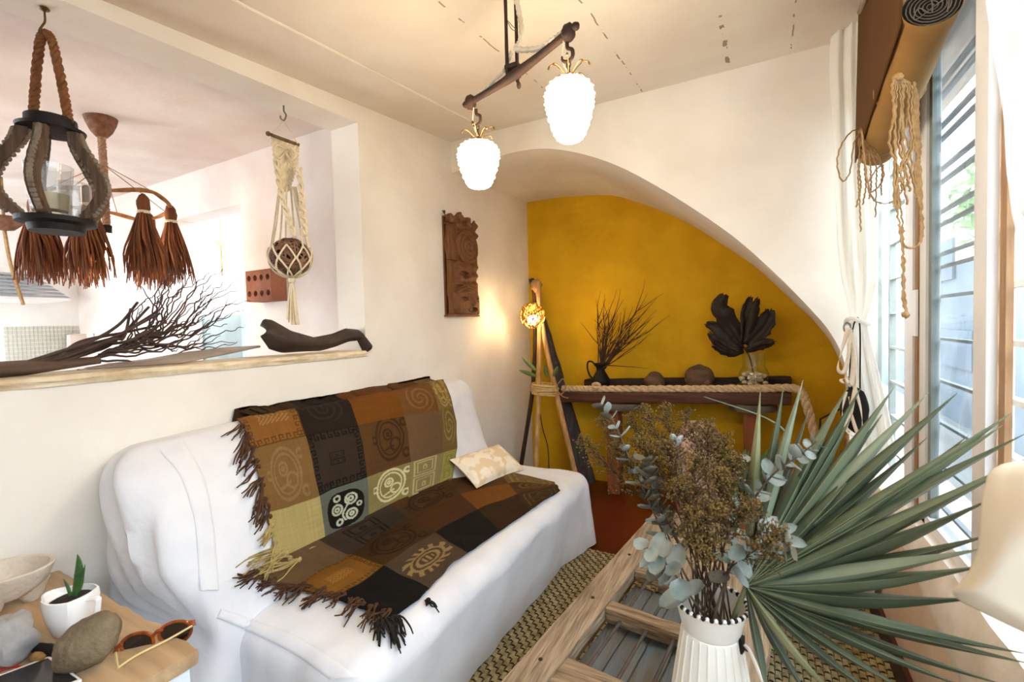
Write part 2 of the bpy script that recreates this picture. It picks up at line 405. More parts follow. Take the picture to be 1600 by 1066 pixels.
for y0, y1 in ((1.70, 1.725), (2.09, 2.12)): M().box((.518, y0, SZ+.03), (.54, y1, ZT)).build('sash_rail', frame_g, w2)
rungs(w2, 1.72, 2.22, .56, frame_g, [SZ+.07+.148*k for k in range(11)]+[SZ+.025+.148*k for k in range(6, 11)], .010, .016)  # added second upper set stands for the bars' reflection in the pane
w3 = tag(thing('window_3', None, None), kind='structure')
M().box((.518, 1.54, SZ), (.532, 1.572, ZT)).build('window_frame', frame_t, w3)
rungs(w3, .55, 1.70, .575, grille_c, [SZ+.07+.15*k for k in range(11)], .016)
M().box((.515, .50, SZ), (.56, .55, ZT)).build('window_frame', frame_w, w3)
w4 = tag(thing('window_4', None, None), kind='structure')
for y in (-1.2, -.6, .0): M().box((.515, y, SZ), (.56, y+.05, ZT)).build('window_frame', frame_w, w4)
# ------------------------------------------------------------------ kitchen beyond the opening
def kz(y): return 2.385+.065*y
KE = 1.87
wk = M(); DX0, DX1, DZ = -3.86, -3.03, 2.2
wk.box((DX1, KE, 0), (KX+.001, KE+.14, 2.6)); wk.box((DX0, KE, DZ), (DX1, KE+.14, 2.6)); wk.box((-5.6, KE, 0), (DX0, KE+.14, 2.6))
struct('wall_kitchen_end', wk, plaster_k, flat=True)
kc = M()
for x0, x1, y0, y1 in ((-4.0, KX, BACK, 2.0), (-5.6, -4.0, .1, 2.0)):
    kc.add([(x0,y0,kz(y0)),(x1,y0,kz(y0)),(x1,y1,kz(y1)),(x0,y1,kz(y1)),(x0,y0,kz(y0)+.1),(x1,y0,kz(y0)+.1),(x1,y1,kz(y1)+.1),(x0,y1,kz(y1)+.1)], [(0,1,2,3),(7,6,5,4),(0,4,5,1),(1,5,6,2),(2,6,7,3),(3,7,4,0)])
struct('ceiling_kitchen', kc, plaster_k)
white_k = mat('kitchen_white', '#f4f2ee', '#eceae6', .8, 4, bump=.1)
struct('wall_kitchen_far', M().box((-5.7, BACK, 0), (-5.6, 5.2, 2.6)), white_k)
struct('trim_3', M().box((-5.6, 2.45, 2.64), (KX-.3, 2.55, 2.74)), white_k)
struct('wall_courtyard', M().box((-5.6, 2.95, 0), (KX, 3.05, 2.6)).box((KX-.3, 2.0, 0), (KX-.2, 2.95, 2.6)), white_k)
# ------------------------------------------------------------------ sofa with a white slipcover
def xfront(y, z):
    a = interp([(0, -1.38), (.46, -1.40), (.6, -1.43), (.78, -1.48), (.92, -1.60), (1.0, -1.70)], z)
    b = interp([(0, -1.50), (.46, -1.53), (.6, -1.60), (.78, -1.665), (.92, -1.69), (1.0, -1.72)], z)
    return lerp(a, b, max(0, min(1, (y-.7)/1.7)))
def def_back(p):
    t = (p.x+1.84)/.34
    x = lerp(-1.835, xfront(p.y, p.z), t)
    G = V((-1.45, .7, .45)); y = p.y
    if p.y < .95:
        k = max(0, 1-(p.y-.70)/.12); a = atan2(p.z-G.z, -(x-G.x)+.02); r = sqrt((p.z-G.z)**2+(x-G.x)**2)
        y -= k*.009*min(1, max(0, (p.x+1.82)/.10))*sin(a*24+1.2*nz((r*3, a, 0), 1))*min(1, r*3.2)*(1 if p.z > .4 else .4)
        y += k*.06*max(0, 1-r/.22)
    d = .010*nz((p.x*2, p.y, p.z), 3)+.004*nz(p, 11)
    return V((x+d*t, y, p.z+.012*nz((p.y, t, 0), 2.2)*(1 if p.z > .8 else 0)))
def def_seat(p):
    x = p.x; t = (p.x+1.6)/.7
    if p.z < .40: x += lerp(-.075, .03, max(0, min(1, (p.y-2.3)/.3)))*(1-p.z/.40)*max(0, t)**3+.012*max(0, t)**3*nz((p.y*2.2, p.z*.6, 2), 3)
    d = .012*nz((p.x*1.2, p.y, p.z*.6), 3.2)+.004*nz(p, 10)
    z = p.z+(d if p.z > .3 else 0)
    z += -.006*max(0, 1-((p.y-1.5)/.7)**2)*(1 if p.z > .38 else 0)
    y = p.y
    if p.y < 1.0: y += .02*nz((p.x*2, p.z*.7, 0), 5)*max(0, 1-(p.y-.80)/.15)
    if p.y > 2.5 and p.z < .4: y += .05*(1-p.z/.4)+.014*sin(p.x*38)*(1-p.z/.4)
    return V((x+(d*.7 if t > .7 else 0), y, max(.018, z)))
sofa = thing('sofa', 'long low sofa under a loose white cotton slipcover against the left wall', 'sofa', (-1.35, 1.7, 0))
backm = M().rbox((-1.84, .62, .04), (-1.50, 2.60, 1.0), .10, (14, 70, 44), def_back)
seatm = M().rbox((-1.6, .80, -.08), (-.90, 2.64, .46), .085, (40, 90, 28), def_seat)
backm.build('backrest', white_cloth, sofa, 60); seatm.build('seat', white_cloth, sofa, 60)
bvh = BVHTree.FromPolygons([tuple(p) for p in backm.v]+[tuple(p) for p in seatm.v], list(backm.f)+[tuple(i+len(backm.v) for i in f) for f in seatm.f])
def hit(px, py, off=.0):
    d = ray(px, py).normalized(); h = bvh.ray_cast(CAM, d)
    if h[0] is None: return None
    n = h[1] if h[1].dot(d) < 0 else -h[1]
    return h[0]+n*off
def seam(pxs, name='seam', r=.0016):
    pts = [hit(*p, .0) for p in smooth2(pxs, 40)]; pts = [p for p in pts if p]
    if len(pts) > 3: M().tube(pts, r, 5).build(name, white_cloth, sofa)
def smooth2(pxs, n): return [(p.x, p.y) for p in smoothpath([(a, b, 0) for a, b in pxs], n)]
def seam_band(pa, pb):
    A, B = smooth2(pa, 40), smooth2(pb, 40)
    def f(u, v):
        i = round(v*40); return hit(lerp(A[i][0], B[i][0], u), lerp(A[i][1], B[i][1], u), .0045*(1-(2*u-1)**8)+.0015)
    M().grid(f, 10, 40).build('seam_band', white_cloth, sofa, 70)
seam_band([(250, 706), (282, 745), (303, 810), (309, 870), (312, 922)], [(288, 690), (318, 745), (332, 810), (338, 870), (342, 922)])
seam_band([(345, 952), (400, 970), (480, 1003), (560, 1058)], [(338, 966), (396, 990), (462, 1024), (515, 1062)])
# ------------------------------------------------------------------ woven throws: colours and motifs are woven into the cloth
def shp(d, w_): return max(0.0, min(1.0, .5-d/w_))
def ring(x, y, cx, cy, r, w_): return abs(sqrt((x-cx)**2+(y-cy)**2)-r)-w_
def key(a, b):
    """Greek-key band: a along the band in periods, b across 0..1"""
    f = a % 1.0
    return (b < .16) or (f < .18 and b < .95) or (b > .78 and f < .68) or (.5 < f < .68 and b > .4) or (.32 < f < .68 and .4 < b < .56)
def glyph(kind, x, y):
    """1 where the motif's thread shows; x,y in -1..1"""
    if kind == 'medal':
        if abs(x)**2.6+abs(y)**2.6 > .80: return 0
        if abs(x)**2.6+abs(y)**2.6 > .60: return 2
        v = min(ring(x, y, -.38, -.05, .24, .05), ring(x, y, -.38, -.05, .09, .05), ring(x, y, .3, -.4, .26, .05), ring(x, y, .3, -.4, .10, .05), ring(x, y, .28, .38, .24, .05), ring(x, y, .28, .38, .08, .05), ring(x, y, -.3, .6, .13, .05), ring(x, y, -.35, -.62, .14, .05), abs(x-.02+.15*sin(y*5))-.05 if abs(y) < .6 else 1, ring(x, y, .66, 0, .1, .04))
        return 1 if v < 0 else 2
    if kind == 'face':
        q = sqrt((x*1.1)**2+(y*.95)**2)
        v = min(abs(q-.85)-.06, abs(q-.66)-.04, ring(x, y, -.1, -.18, .22, .05), ring(x, y, -.1, -.18, .07, .05), ring(x, y, .28, .28, .26, .05), abs(y-.38+.25*x)-.05 if -.45 < x < .2 else 1)
        v = min(v, ring(x, y, .85, .75, .17, .06), ring(x, y, -.9, -.05, .14, .06), ring(x, y, .9, -.6, .15, .06))
        return 1 if v < 0 else 0
    if kind == 'boxes':
        m = max(abs(x*1.05), abs((y % 1.0)-.5)*2.1)
        if abs(m-.9) < .06 or abs(m-.62) < .05: return 1
        return 1 if (abs(m) < .35 and ring(x, (y % 1.0)-.5, 0, .05, .13, .05) < 0) else 0
    if kind == 'swirl':
        r = sqrt(x*x+y*y); a = atan2(y, x); return 1 if (sin(r*17-2*a) > .45 and r < .95) else 0
    if kind == 'dash':
        return 1 if (abs(x) < .55 and abs(y) < .3 and (abs(((x*6+abs(y)*7) % 1)-.5) < .2)) else 0
    if kind == 'sun':
        r = sqrt((x*.85)**2+(y*1.5)**2); a = atan2(y, x)
        return 1 if (r < .95 and ((abs(r-.4) < .06) or (abs(r-.62) < .05) or (.66 < r < .95 and sin(a*13+r*6) > .1) or (r < .25 and sin(x*30) > 0))) else 0
    return 0
def cell_colour(cells, us, vs, u, v, fold=0):
    i = next((k for k in range(len(us)-1) if u <= us[k+1]), len(us)-2); j = next((k for k in range(len(vs)-1) if v <= vs[k+1]), len(vs)-2)
    c = cells[j][i]; s = (u-us[i])/(us[i+1]-us[i]); t = (v-vs[j])/(vs[j+1]-vs[j]); base = lin(c[0])
    if len(c) > 2 and c[2]:                                  # bordered square
        W = .13; per = 7.5
        if t < W and key(s*per, t/W): base = lin(c[2])
        elif t > 1-W and key(s*per, (1-t)/W): base = lin(c[2])
        elif s < W*.8 and key(t*per, s/W/.8): base = lin(c[2])
        elif s > 1-W*.8 and key(t*per, (1-s)/W/.8): base = lin(c[2])
    if len(c) > 3:
        for kd, cx, cy, sx, sy, col in c[3]:
            g = glyph(kd, (s-cx)/sx, (t-cy)/sy) if abs(s-cx) < sx and abs(t-cy) < sy else 0
            if g == 1: base = lin(col)
            elif g == 2: base = lin('#15110d')
    k = 1+.10*noise.noise(V((u*90, v*6, 0)))+.10*noise.noise(V((u*6, v*90, 3)))+.12*noise.noise(V((u*3, v*3, 8)))
    return (base[0]*k*.84, base[1]*k*.90, base[2]*k*.88)
throw_m = cloth_attr('woven_throw_cloth')
def coons(top, bot, left, right):
    t_, b_, l_, r_ = [[V((*p, 0)) for p in q] for q in (top, bot, left, right)]
    c00, c10, c01, c11 = t_[0], t_[-1], b_[0], b_[-1]
    def f(u, v):
        T, B, L, R_ = polyat(t_, u), polyat(b_, u), polyat(l_, v), polyat(r_, v)
        return T*(1-v)+B*v+L*(1-u)+R_*u-(c00*(1-u)*(1-v)+c10*u*(1-v)+c01*(1-u)*v+c11*u*v)
    return f
def drape(f, off, wr):
    def g(u, v):
        p = f(u, v); h = hit(p.x, p.y, off+wr(u, v))
        if h is None:
            c = f(.5, .5)
            for k in range(1, 30):
                q = p.lerp(c, k/60); h = hit(q.x, q.y, off+wr(u, v))
                if h: break
        return h
    return g
# throw over the backrest
T1, T2 = '#8a5b28', '#2c2018'
U1 = [0, .27, .53, .76, .93, 1]; V1 = [0, .31, .70, 1]
cells1 = [[('#855524', 0, '#5d3a16', [('dash', .55, .45, .5, .5, '#a17a46')]), ('#241a13', 0, 0, [('swirl', .5, .5, .35, .35, '#32251b')]), ('#70400f',), ('#6c4522', 0, 0, [('swirl', .55, .6, .4, .4, '#7e5730')]), ('#7c6033', 0, 0, [('face', .5, .45, .45, .5, '#a38a52')])],
  [('#78562f', 0, 0, [('face', .5, .5, .35, .45, '#866640')]), ('#33261d', 0, '#150f0b', [('boxes', .5, .5, .16, .12, '#1d1611')]), ('#57391c', 0, 0, [('face', .6, .4, .38, .48, '#3d2712')]), ('#674c33',), ('#6f5730', 0, 0, [('swirl', .5, .4, .45, .5, '#8c7443')])],
  [('#ad9660',), ('#5f6054', 0, 0, [('medal', .52, .55, .42, .46, '#b5b29c')]), ('#857448', 0, 0, [('face', .55, .45, .42, .45, '#d0c193')]), ('#8a7850', 0, 0, [('boxes', .45, .5, .4, .5, '#b5a273')]), ('#857a3c', 0, 0, [('boxes', .5, .5, .45, .5, '#9d914f')])]]
f1 = coons([(352, 640), (400, 625), (480, 615), (560, 604), (640, 594), (690, 590)], [(428, 876), (460, 868), (500, 850), (522, 832), (560, 815), (610, 789), (660, 768), (704, 750)],
           [(352, 640), (378, 668), (395, 720), (408, 780), (420, 830), (428, 876)], [(690, 590), (702, 620), (711, 660), (712, 700), (704, 750)])
throw1 = thing('throw_blanket', 'patchwork throw with woven glyph squares hung over the white backrest', 'blanket', hit(560, 760))
NU, NV = 330, 210
wr1 = lambda u, v: .010+.004*sin(u*23+3*v)*v+.003*nz((u*5, v*4, 0), 2)
tm = M().grid(drape(f1, 0, wr1), NU, NV, lambda u, v: cell_colour(cells1, U1, V1, u, v))
tm.build('cloth', throw_m, throw1, 80, thick=.004)
# the strip that turns over the top of the backrest
topc = [tm.v[i] for i in range(NU+1)]
def over(u, v):
    p = topc[min(NU, round(u*NU))]; a = v*2.2
    return (max(-1.838, p.x-.10*sin(min(a, 1.5))), p.y-.05*v*(1-u)**4, p.z+.028*sin(a)-(.10*max(0, a-1.5))+.008*nz((u*9, v*2, 0), 1))
M().grid(over, 110, 16, lambda u, v: cell_colour([[('#3a2716',), ('#241a13',), ('#5e3713',), ('#5a3a1e',), ('#6c5430',)]], U1, [0, 1], u, v)).build('cloth_fold', throw_m, throw1, 80, thick=.004)
fringe_d = mat('brown_fringe_yarn', '#3d2615', '#58381f', .95, 40, bump=.3, bscale=150); fringe_l = mat('pale_fringe_yarn', '#b09a62', '#8d7a4a', .95, 40, bump=.3, bscale=150)
fringe_k = mat('black_fringe_yarn', '#17110d', '#241a13', .95, 40, bump=.3, bscale=150)
def tassel(par, pts, m, r=.0085, n=6):
    tb = M()
    for k in range(n):
        o = V((random.uniform(-1, 1), random.uniform(-1, 1), random.uniform(-.5, 1)))*r*.9
        q = [V(p)+o*(1+.8*i)+V((random.uniform(-1, 1), random.uniform(-1, 1), random.uniform(-.3, 1)))*.004 for i, p in enumerate(pts)]
        path = smoothpath(q, 10); tb.tube(path, [r*.36*(1-.5*abs(i/10-.3)) for i in range(11)], 5)
    tb.blob(pts[0], (r*1.2,)*3, 1, .1, 2, 6, 5)
    return tb.build('tassel', m, par)
def fr(par, p0, d, m, off=.01, **k):
    pts = [hit(p0[0]+d[0]*t, p0[1]+d[1]*t+4*sin(t*3+p0[0]), off) for t in (0, .35, .7, 1)]
    if all(pts): tassel(par, pts, m, **k)
edge = [(352, 640), (378, 668), (395, 720), (408, 780), (420, 830), (428, 876)]
for k in range(17):
    t = (k+.3)/17; p = polyat([V((*q, 0)) for q in edge], t)
    m_ = fringe_d if t < .78 else fringe_l
    fr(throw1, (p.x+3, p.y), (random.uniform(-30, -8)*(1 if t < .8 else 1.3), random.uniform(18, 52)), m_)
for k in range(9): fr(throw1, (424+k*5, 862+k*2), (random.uniform(-60, -30), random.uniform(10, 34)), fringe_l)
# throw spread over the seat
U2 = [0, .23, .47, .66, .83, 1]; V2 = [0, .30, .60, 1]
cells2 = [[('#654a2f',), ('#3b2c20', 0, 0, [('boxes', .5, .5, .25, .4, '#1d1611')]), ('#4a3018', 0, 0, [('face', .5, .5, .4, .45, '#33200f')]), ('#50341a',), ('#66502e', 0, 0, [('boxes', .5, .5, .45, .5, '#80683c')])],
  [('#80531d', 0, '#5a3810', [('dash', .5, .5, .4, .4, '#9d7034')]), ('#40290f', 0, 0, [('face', .5, .5, .42, .45, '#2c1a0a')]), ('#472a12',), ('#6f4313',), ('#4a3018', 0, 0, [('swirl', .5, .5, .4, .45, '#6a4a25')])],
  [('#120e0c',), ('#4d3c2c', 0, 0, [('sun', .5, .5, .46, .48, '#92744a')]), ('#15110e',), ('#33200f',), ('#3a2815', 0, 0, [('boxes', .5, .5, .45, .4, '#57411f')])]]
f2 = coons([(388, 898), (450, 862), (530, 824), (620, 780), (700, 748), (790, 738), (866, 757)], [(612, 972), (655, 942), (700, 892), (760, 848), (830, 800), (874, 770)],
           [(388, 902), (440, 920), (520, 940), (570, 958), (612, 972)], [(866, 757), (874, 770)])
throw2 = thing('throw_blanket', 'dark patchwork throw spread flat along the white seat below the backrest throw', 'blanket', hit(650, 860))
wr2 = lambda u, v: .012+.010*max(0, nz((u*6, v*3, 4), 1))+.006*nz((u*14, v*6, 0), 1)
M().grid(drape(f2, 0, wr2), NU, 150, lambda u, v: cell_colour(cells2, U2, V2, u, v)).build('cloth', throw_m, throw2, 80, thick=.004)
edge2 = [(388, 902), (440, 920), (520, 940), (570, 958), (612, 972)]
for k in range(22):
    t = (k+.3)/22; p = polyat([V((*q, 0)) for q in edge2], t)
    fr(throw2, (p.x+4, p.y-6), (random.uniform(-40, -6), random.uniform(6, 26)), fringe_d, .012)
for k in range(7): fr(throw2, (590+k*5, 968+k), (random.uniform(4, 16), random.uniform(25, 50)), fringe_k, .008)
for q in ((668, 940),): fr(throw2, q, (8, 18), fringe_k)
# cushion
cush = mat('cream_damask', '#efe3cd', '#e0c9a4', .8, 14, bump=.2, bscale=60, contrast=(.48,.55), detail=2)
pc = hit(765, 745)+V((-.005, 0, .072)); pa = V((.16, .98, -.02)).normalized(); pn = V((.52, -.06, .85)); pn = (pn-pa*pn.dot(pa)).normalized(); pb = pn.cross(pa)
def pillowpt(sgn):
    def f(u, v):
        a, b = u*2-1, v*2-1; k = (max(0, 1-a**2)*max(0, 1-b**2))**.42
        A = a*(1-.06*(1-b*b)); B = b*(1-.08*(1-a*a))
        return pc+pa*(A*.215)+pb*(B*.115)+pn*(sgn*k*.055+.004*nz((a*3, b*3, sgn), 1)*k)
    return f
pil = thing('cushion', 'small cream cushion with pale leaf pattern lying on the seat', 'cushion', pc)
M().grid(pillowpt(1), 36, 24).grid(pillowpt(-1), 36, 24).build('cover', cush, pil, 80)
ed = [pc+pa*(a*.215*(1-.06*(1-b*b)))+pb*(b*.115*(1-.08*(1-a*a))) for a, b in [(i/10-1, -1) for i in range(21)]+[(1, i/6-1) for i in range(1, 13)]+[(1-i/10, 1) for i in range(1, 21)]+[(-1, 1-i/6) for i in range(1, 12)]]
M().tube(ed, .003, 5, closed=True).build('piping', cush, pil)
# ------------------------------------------------------------------ yoke chandelier with two glass pineapple shades
def shade_mat():
    m, nt, b, out = _base('lit_pressed_glass')
    b.inputs['Base Color'].default_value = (1, .97, .9, 1); b.inputs['Roughness'].default_value = .15
    b.inputs['Emission Color'].default_value = (1, .78, .5, 1); b.inputs['Emission Strength'].default_value = 28
    return m
shade_glass = shade_mat(); bulb_m = emit('lit_bulb', (1, .72, .38), 70)
rust = mat('rusty_iron', '#291b14', '#3f2a1f', .75, 14, bump=.6, bscale=50, metal=.2, bdist=.004)
brass = mat('tarnished_brass', '#7a5a33', '#4f3a20', .45, 20, bump=.1, metal=.7)
tape = mat('white_cable_tape', '#e3dccd', '#c4b9a2', .7, 18, bump=.6, bscale=50)
A_, B_ = V((-.905, 1.44, 2.165)), V((-.49, 1.33, 2.205)); Mid = ay(800, 108, 1.40)
ch = thing('yoke_chandelier', 'iron yoke beam chandelier with two glowing pineapple glass shades under the ceiling', 'chandelier', (Mid.x, Mid.y, Mid.z))
A_ = ay(738, 158, 1.44); B_ = ay(884, 54, 1.33)
ym = M(); pts = [A_.lerp(B_, t/8) for t in range(9)]
for i, p in enumerate(pts): pts[i] = p+V((0, 0, -.012*sin(pi*i/8)+.0))
ym.tube(pts, [.011, .011, .012, .014, .017, .015, .013, .012, .013], 10)
ym.build('beam', rust, ch)
for q in (A_, B_):
    dr = (B_-A_).normalized(); sg = -1 if q == A_ else 1
    M().blob(q+dr*sg*.01, (.022, .022, .026), 3, .15, 3, 14, 10).blob(q+dr*sg*.035+V((0, 0, .004)), (.014, .012, .012), 5, .1, 3, 10, 8).build('end_cap', rust, ch)
top = V((Mid.x, Mid.y, cz(Mid.y)))
for dx in (-.016, .018):
    M().beam(V((Mid.x+dx*.88, Mid.y+dx*.47, Mid.z-.045 if dx > 0 else Mid.z-.03)), V((top.x+dx*.88, top.y+dx*.47, top.z)), .011, .008, (1, 0, 0), 6, .001).build('hanger_bar', rust, ch)
M().box(tuple(Mid+V((-.022, -.012, .0))), tuple(Mid+V((.026, .014, .014)))).box(tuple(Mid+V((-.022, -.012, -.03))), tuple(Mid+V((.026, .014, -.02)))).blob(Mid+V((.02, .008, -.055)), (.008, .008, .012), 2, .1, 2, 8, 6).build('clevis', rust, ch)
M().lathe(top+V((0, 0, -.02)), [(.045, .02), (.045, .008), (.02, 0)], 16).build('ceiling_plate', rust, ch)
cabp = smoothpath([ay(807, 0, 1.40), ay(812, 25, 1.40), ay(815, 50, 1.40), ay(812, 66, 1.4), ay(806, 76, 1.39), ay(822, 78, 1.37), ay(845, 75, 1.355), ay(862, 64, 1.34), ay(878, 52, 1.335)], 60)
M().tube(cabp, [.0085+.002*nz((i*.6, 0, 0), 1)+.0015*sin(i*2.2) for i in range(61)], 8).build('taped_cable', tape, ch)
cab2 = smoothpath([ay(800, 80, 1.40), ay(793, 97, 1.405), ay(786, 113, 1.41), ay(770, 128, 1.42), ay(756, 142, 1.43), ay(744, 152, 1.435)], 40)
M().tube(cab2, [.0065+.001*sin(i*2.2) for i in range(41)], 8).build('taped_cable', tape, ch)
wire = smoothpath([ay(793, 32, 1.385), ay(800, 40, 1.39), ay(808, 48, 1.385), ay(800, 46, 1.38), ay(793, 34, 1.385)], 20)
M().tube(wire, .0012, 5).build('binding_wire', brass, ch)
def pineapple(px0, py0, px1, py1, Y, hookpx, R0):
    """px0..: top centre and bottom centre of the shade"""
    t = ay(px0, py0, Y); b = ay(px1, py1, Y); H = t.z-b.z; c = V((t.x, t.y, b.z))
    prof = [(0, 0), (.30, .004), (.48, .03), (.60, .09), (.74, .22), (.87, .40), (.96, .57), (1.0, .70), (.97, .82), (.86, .91), (.66, .97), (.4, 1.0), (.34, 1.0)]
    pr = [(p.x, p.z) for p in smoothpath([(r, 0, z) for r, z in prof], 90)]
    def knob(g, f, r):
        return r*(1+.10*(max(0, sin(g*15+f*46))*max(0, sin(g*15-f*46))))+0
    sh = M().lathe(c, [(max(1e-5, r*R0), z*H) for r, z in pr], 120, knob).build('shade', shade_glass, ch, 80)
    M().lathe(c+V((0, 0, H-.002)), [(R0*.36, 0), (R0*.36, .006), (.018, .014), (.008, .022), (0, .024)], 18).build('shade_cap', brass, ch)
    for k in range(8):
        g = 2*pi*k/8+.3; d = V((cos(g), sin(g), 0)); s_ = .75 if k % 2 else 1.1
        q = [c+V((0, 0, H+.012))+d*.006, c+V((0, 0, H+.03*s_))+d*.022, c+V((0, 0, H+.046*s_))+d*.042, c+V((0, 0, H+.046*s_))+d*.056, c+V((0, 0, H+.036*s_))+d*.062]
        M().tube(smoothpath(q, 14), [.0018]*12+[.0028]*3, 5).build('wire_leaf', brass, ch)
    # chain and hook
    hk = ay(*hookpx, Y); z0 = c.z+H+.022; n = max(2, int((hk.z-.045-z0)/.017)); st = (hk.z-.045-z0)/n
    for i in range(n):
        zc = z0+(i+.5)*st; a = V((1, 0, 0)) if i % 2 else V((0, 1, 0)); lk = []
        for j in range(14):
            g = 2*pi*j/14; lk.append(V((c.x, c.y, zc))+a*(cos(g)*.006)+V((0, 0, sin(g)*st*.72)))
        M().tube(lk, .0022, 5, closed=True).build('chain_link', rust, ch)
    hp = [hk+V((0, 0, .012)), hk+V((.002, 0, -.006)), hk+V((.016, 0, -.016)), hk+V((.016, 0, -.036)), hk+V((0, 0, -.046)), hk+V((-.015, 0, -.038)), hk+V((-.017, 0, -.026))]
    M().tube(smoothpath(hp, 30), [.006]*20+[.0058-.0003*i for i in range(11)], 8).build('hook', rust, ch)
    M().tube(smoothpath([hk+V((-.01, 0, .02)), hk+V((-.018, .004, -.02)), hk+V((-.012, .004, -.05)), V((c.x, c.y+.004, z0))], 20), .0025, 5).build('lamp_wire', tape, ch)
    return c, H
c1, h1 = pineapple(747, 223, 748, 294, 1.44, (744, 176), .072)
c2, h2 = pineapple(889, 126, 891, 221, 1.33, (886, 72), .0705)
for c_, h_ in ((c1, h1), (c2, h2)):
    pass

# ------------------------------------------------------------------ carved mask panel on the left wall
carve = wood('carved_brown_wood', '#5f3a24', '#7d5233', 2, 6, .6, .35)
c00 = ax(689, 323, LW); c11 = ax(743, 495, LW); PW = c11.y-c00.y; PH = c00.z-c11.z
def relief(u, v):
    """depth of the carving; u across, v down"""
    x = (u-.5)*2; d = .012
    top = .035+.02*sin(u*9)+.015*sin(u*23)
    if v < top: return -.02
    if v < .22:                                            # leaves and curls at the top
        d = .012+.012*sin(u*16+v*40)*sin(v*30-u*7)+.006*sin(u*31-v*52)
        if u < .35 and v > .13: d -= .018
    if .16 < v < .52:                                      # the big fan-shaped shield
        q = ((u-.64)/.36)**2+((v-.325)/.165)**2
        if q < 1: d = .030+.010*(1-q)+.004*sin(sqrt(q)*24)
        elif u < .34: d = .014+.012*sin((u*9+v*14))*.7+.01*max(0, cos((u-.17)*9))
    if .48 < v < .72:
        d = .012+.016*max(0, 1-((u-.55)/.42)**2)+.007*sin(v*70+u*4)+.005*sin(u*22)
        if (u-.52)**2/.02+(v-.60)**2/.0012 < 1: d = .004
        if u < .22: d = .016
    if v > .70:                                            # the face
        d = .014; q = ((u-.56)/.46)**2+((v-.86)/.16)**2
        if q < 1: d = .020+.030*(1-q)**.6
        if q < 1 and v < .775: d += .006*sin(sqrt(q)*34)
        n_ = ((u-.66)/.09)**2+((v-.86)/.06)**2
        if n_ < 1: d += .022*(1-n_)
        e_ = ((u-.40)/.10)**2+((v-.835)/.020)**2; e2 = ((u-.88)/.08)**2+((v-.835)/.02)**2
        if e_ < 1 or e2 < 1: d -= .014
        mo = ((u-.70)/.13)**2+((v-.935)/.022)**2
        if mo < 1: d -= .020
        elif mo < 1.9: d += .006
        if v > .82 and (u < .14 or u > .95): d = .022
        if v > .975: d = .016
    return d+.0012*nz((u*30, v*70, 0), 1)
mk = M()
def mkpt(u, v):
    e = .0
    y = c00.y+PW*u*(1-.0*v)+.006*sin(v*16)*(1 if u > .85 else 0)*(v < .7)-(.012 if (u < .1 and v < .78) else 0)*0
    shrink = 1-.10*(v < .72)*(u > .5)*0
    zz = c00.z-PH*max(v, .035+.02*sin(u*9)+.015*sin(u*23))
    return (LW+.004+max(.003, relief(u, v)*1.15+.008), y, zz)
mk.grid(mkpt, 90, 220)
o_ = len(mk.v); mk.box((LW+.001, c00.y+.004, c11.z+.004), (LW+.012, c11.y-.004, c00.z-PH*.08))
mk.box((LW+.001, c00.y-.004, c11.z), (LW+.034, c11.y+.006, c11.z+.010))
tag(mk.build('carved_mask_panel', carve, None, 35), 'tall narrow brown wood panel carved with a shield and a face', 'wall carving')
# ------------------------------------------------------------------ driftwood tripod lamp with a woven globe
pale = wood('peeled_driftwood', '#c19a63', '#9b7242', 2, 6, .7, .3); darkw = wood('dark_driftwood', '#4b3526', '#352419', 2, 6, .8, .4)
LY = 3.25
def stick(pts, r0, r1, n=18):
    q = smoothpath(pts, n); return q, [lerp(r0, r1, i/n)*(1+.12*nz((q[i].x*3, q[i].y*3, q[i].z*4), 2)) for i in range(n+1)]
tl = thing('tripod_floor_lamp', 'driftwood tripod lamp with a glowing woven globe in the niche corner', 'lamp', ay(850, 720, LY)*1)
tl.location = (ay(850, 600, LY).x, LY, 0)
def leg(pxs, Ys, r0, r1, m):
    pts = [ay(px, py, y) for (px, py), y in zip(pxs, Ys)]
    a, b = pts[-2], pts[-1]; d = (b-a); pts.append(b+d*(b.z/(-d.z))) if b.z > .02 else None
    q, r = stick(pts, r0, r1); M().tube(q, r, 8).build('leg', m, tl)
leg([(842, 440), (843, 520), (842, 600), (838, 712)], (LY, LY, LY-.06, LY-.18), .017, .022, pale)
leg([(838, 440), (849, 520), (866, 600), (893, 715)], (LY+.04, LY+.02, LY-.02, LY-.08), .017, .021, pale)
leg([(834, 442), (836, 520), (832, 610), (816, 716)], (LY+.05, LY+.05, LY+.08, LY+.15), .016, .02, darkw)
M().blob(ay(838, 446, LY+.02), (.045, .04, .05), 4, .25, 3, 12, 10).build('crown_stub', pale, tl)
bm = M(); bc = ay(851, 608, LY-.02)
for k in range(9):
    rr = []; ph = random.random()*6
    for i in range(28):
        g = 2*pi*i/28; rr.append(bc+V(((.105+.006*sin(g*2+ph))*cos(g), (.085)*sin(g), -.04+.0095*k+.008*sin(g+ph))))
    bm.tube(rr, .006, 5, closed=True)
bm.build('rope_binding', mat('raffia', '#d9bd83', '#b99a60', .9, 40, bump=.3, bscale=120), tl)
for pts in ([(872, 600), (880, 592), (884, 604), (878, 616), (872, 612)], [(870, 612), (880, 620), (888, 622)]):
    M().tube(smoothpath([ay(*p, LY-.1) for p in pts], 20), .004, 5).build('loose_end', jute, tl)
gc = ay(832, 493, LY-.10); GR = .098
wick = mat('lit_wicker', '#c98f2e', '#8c5c16', .7, 30, bump=.3)
gm = M()
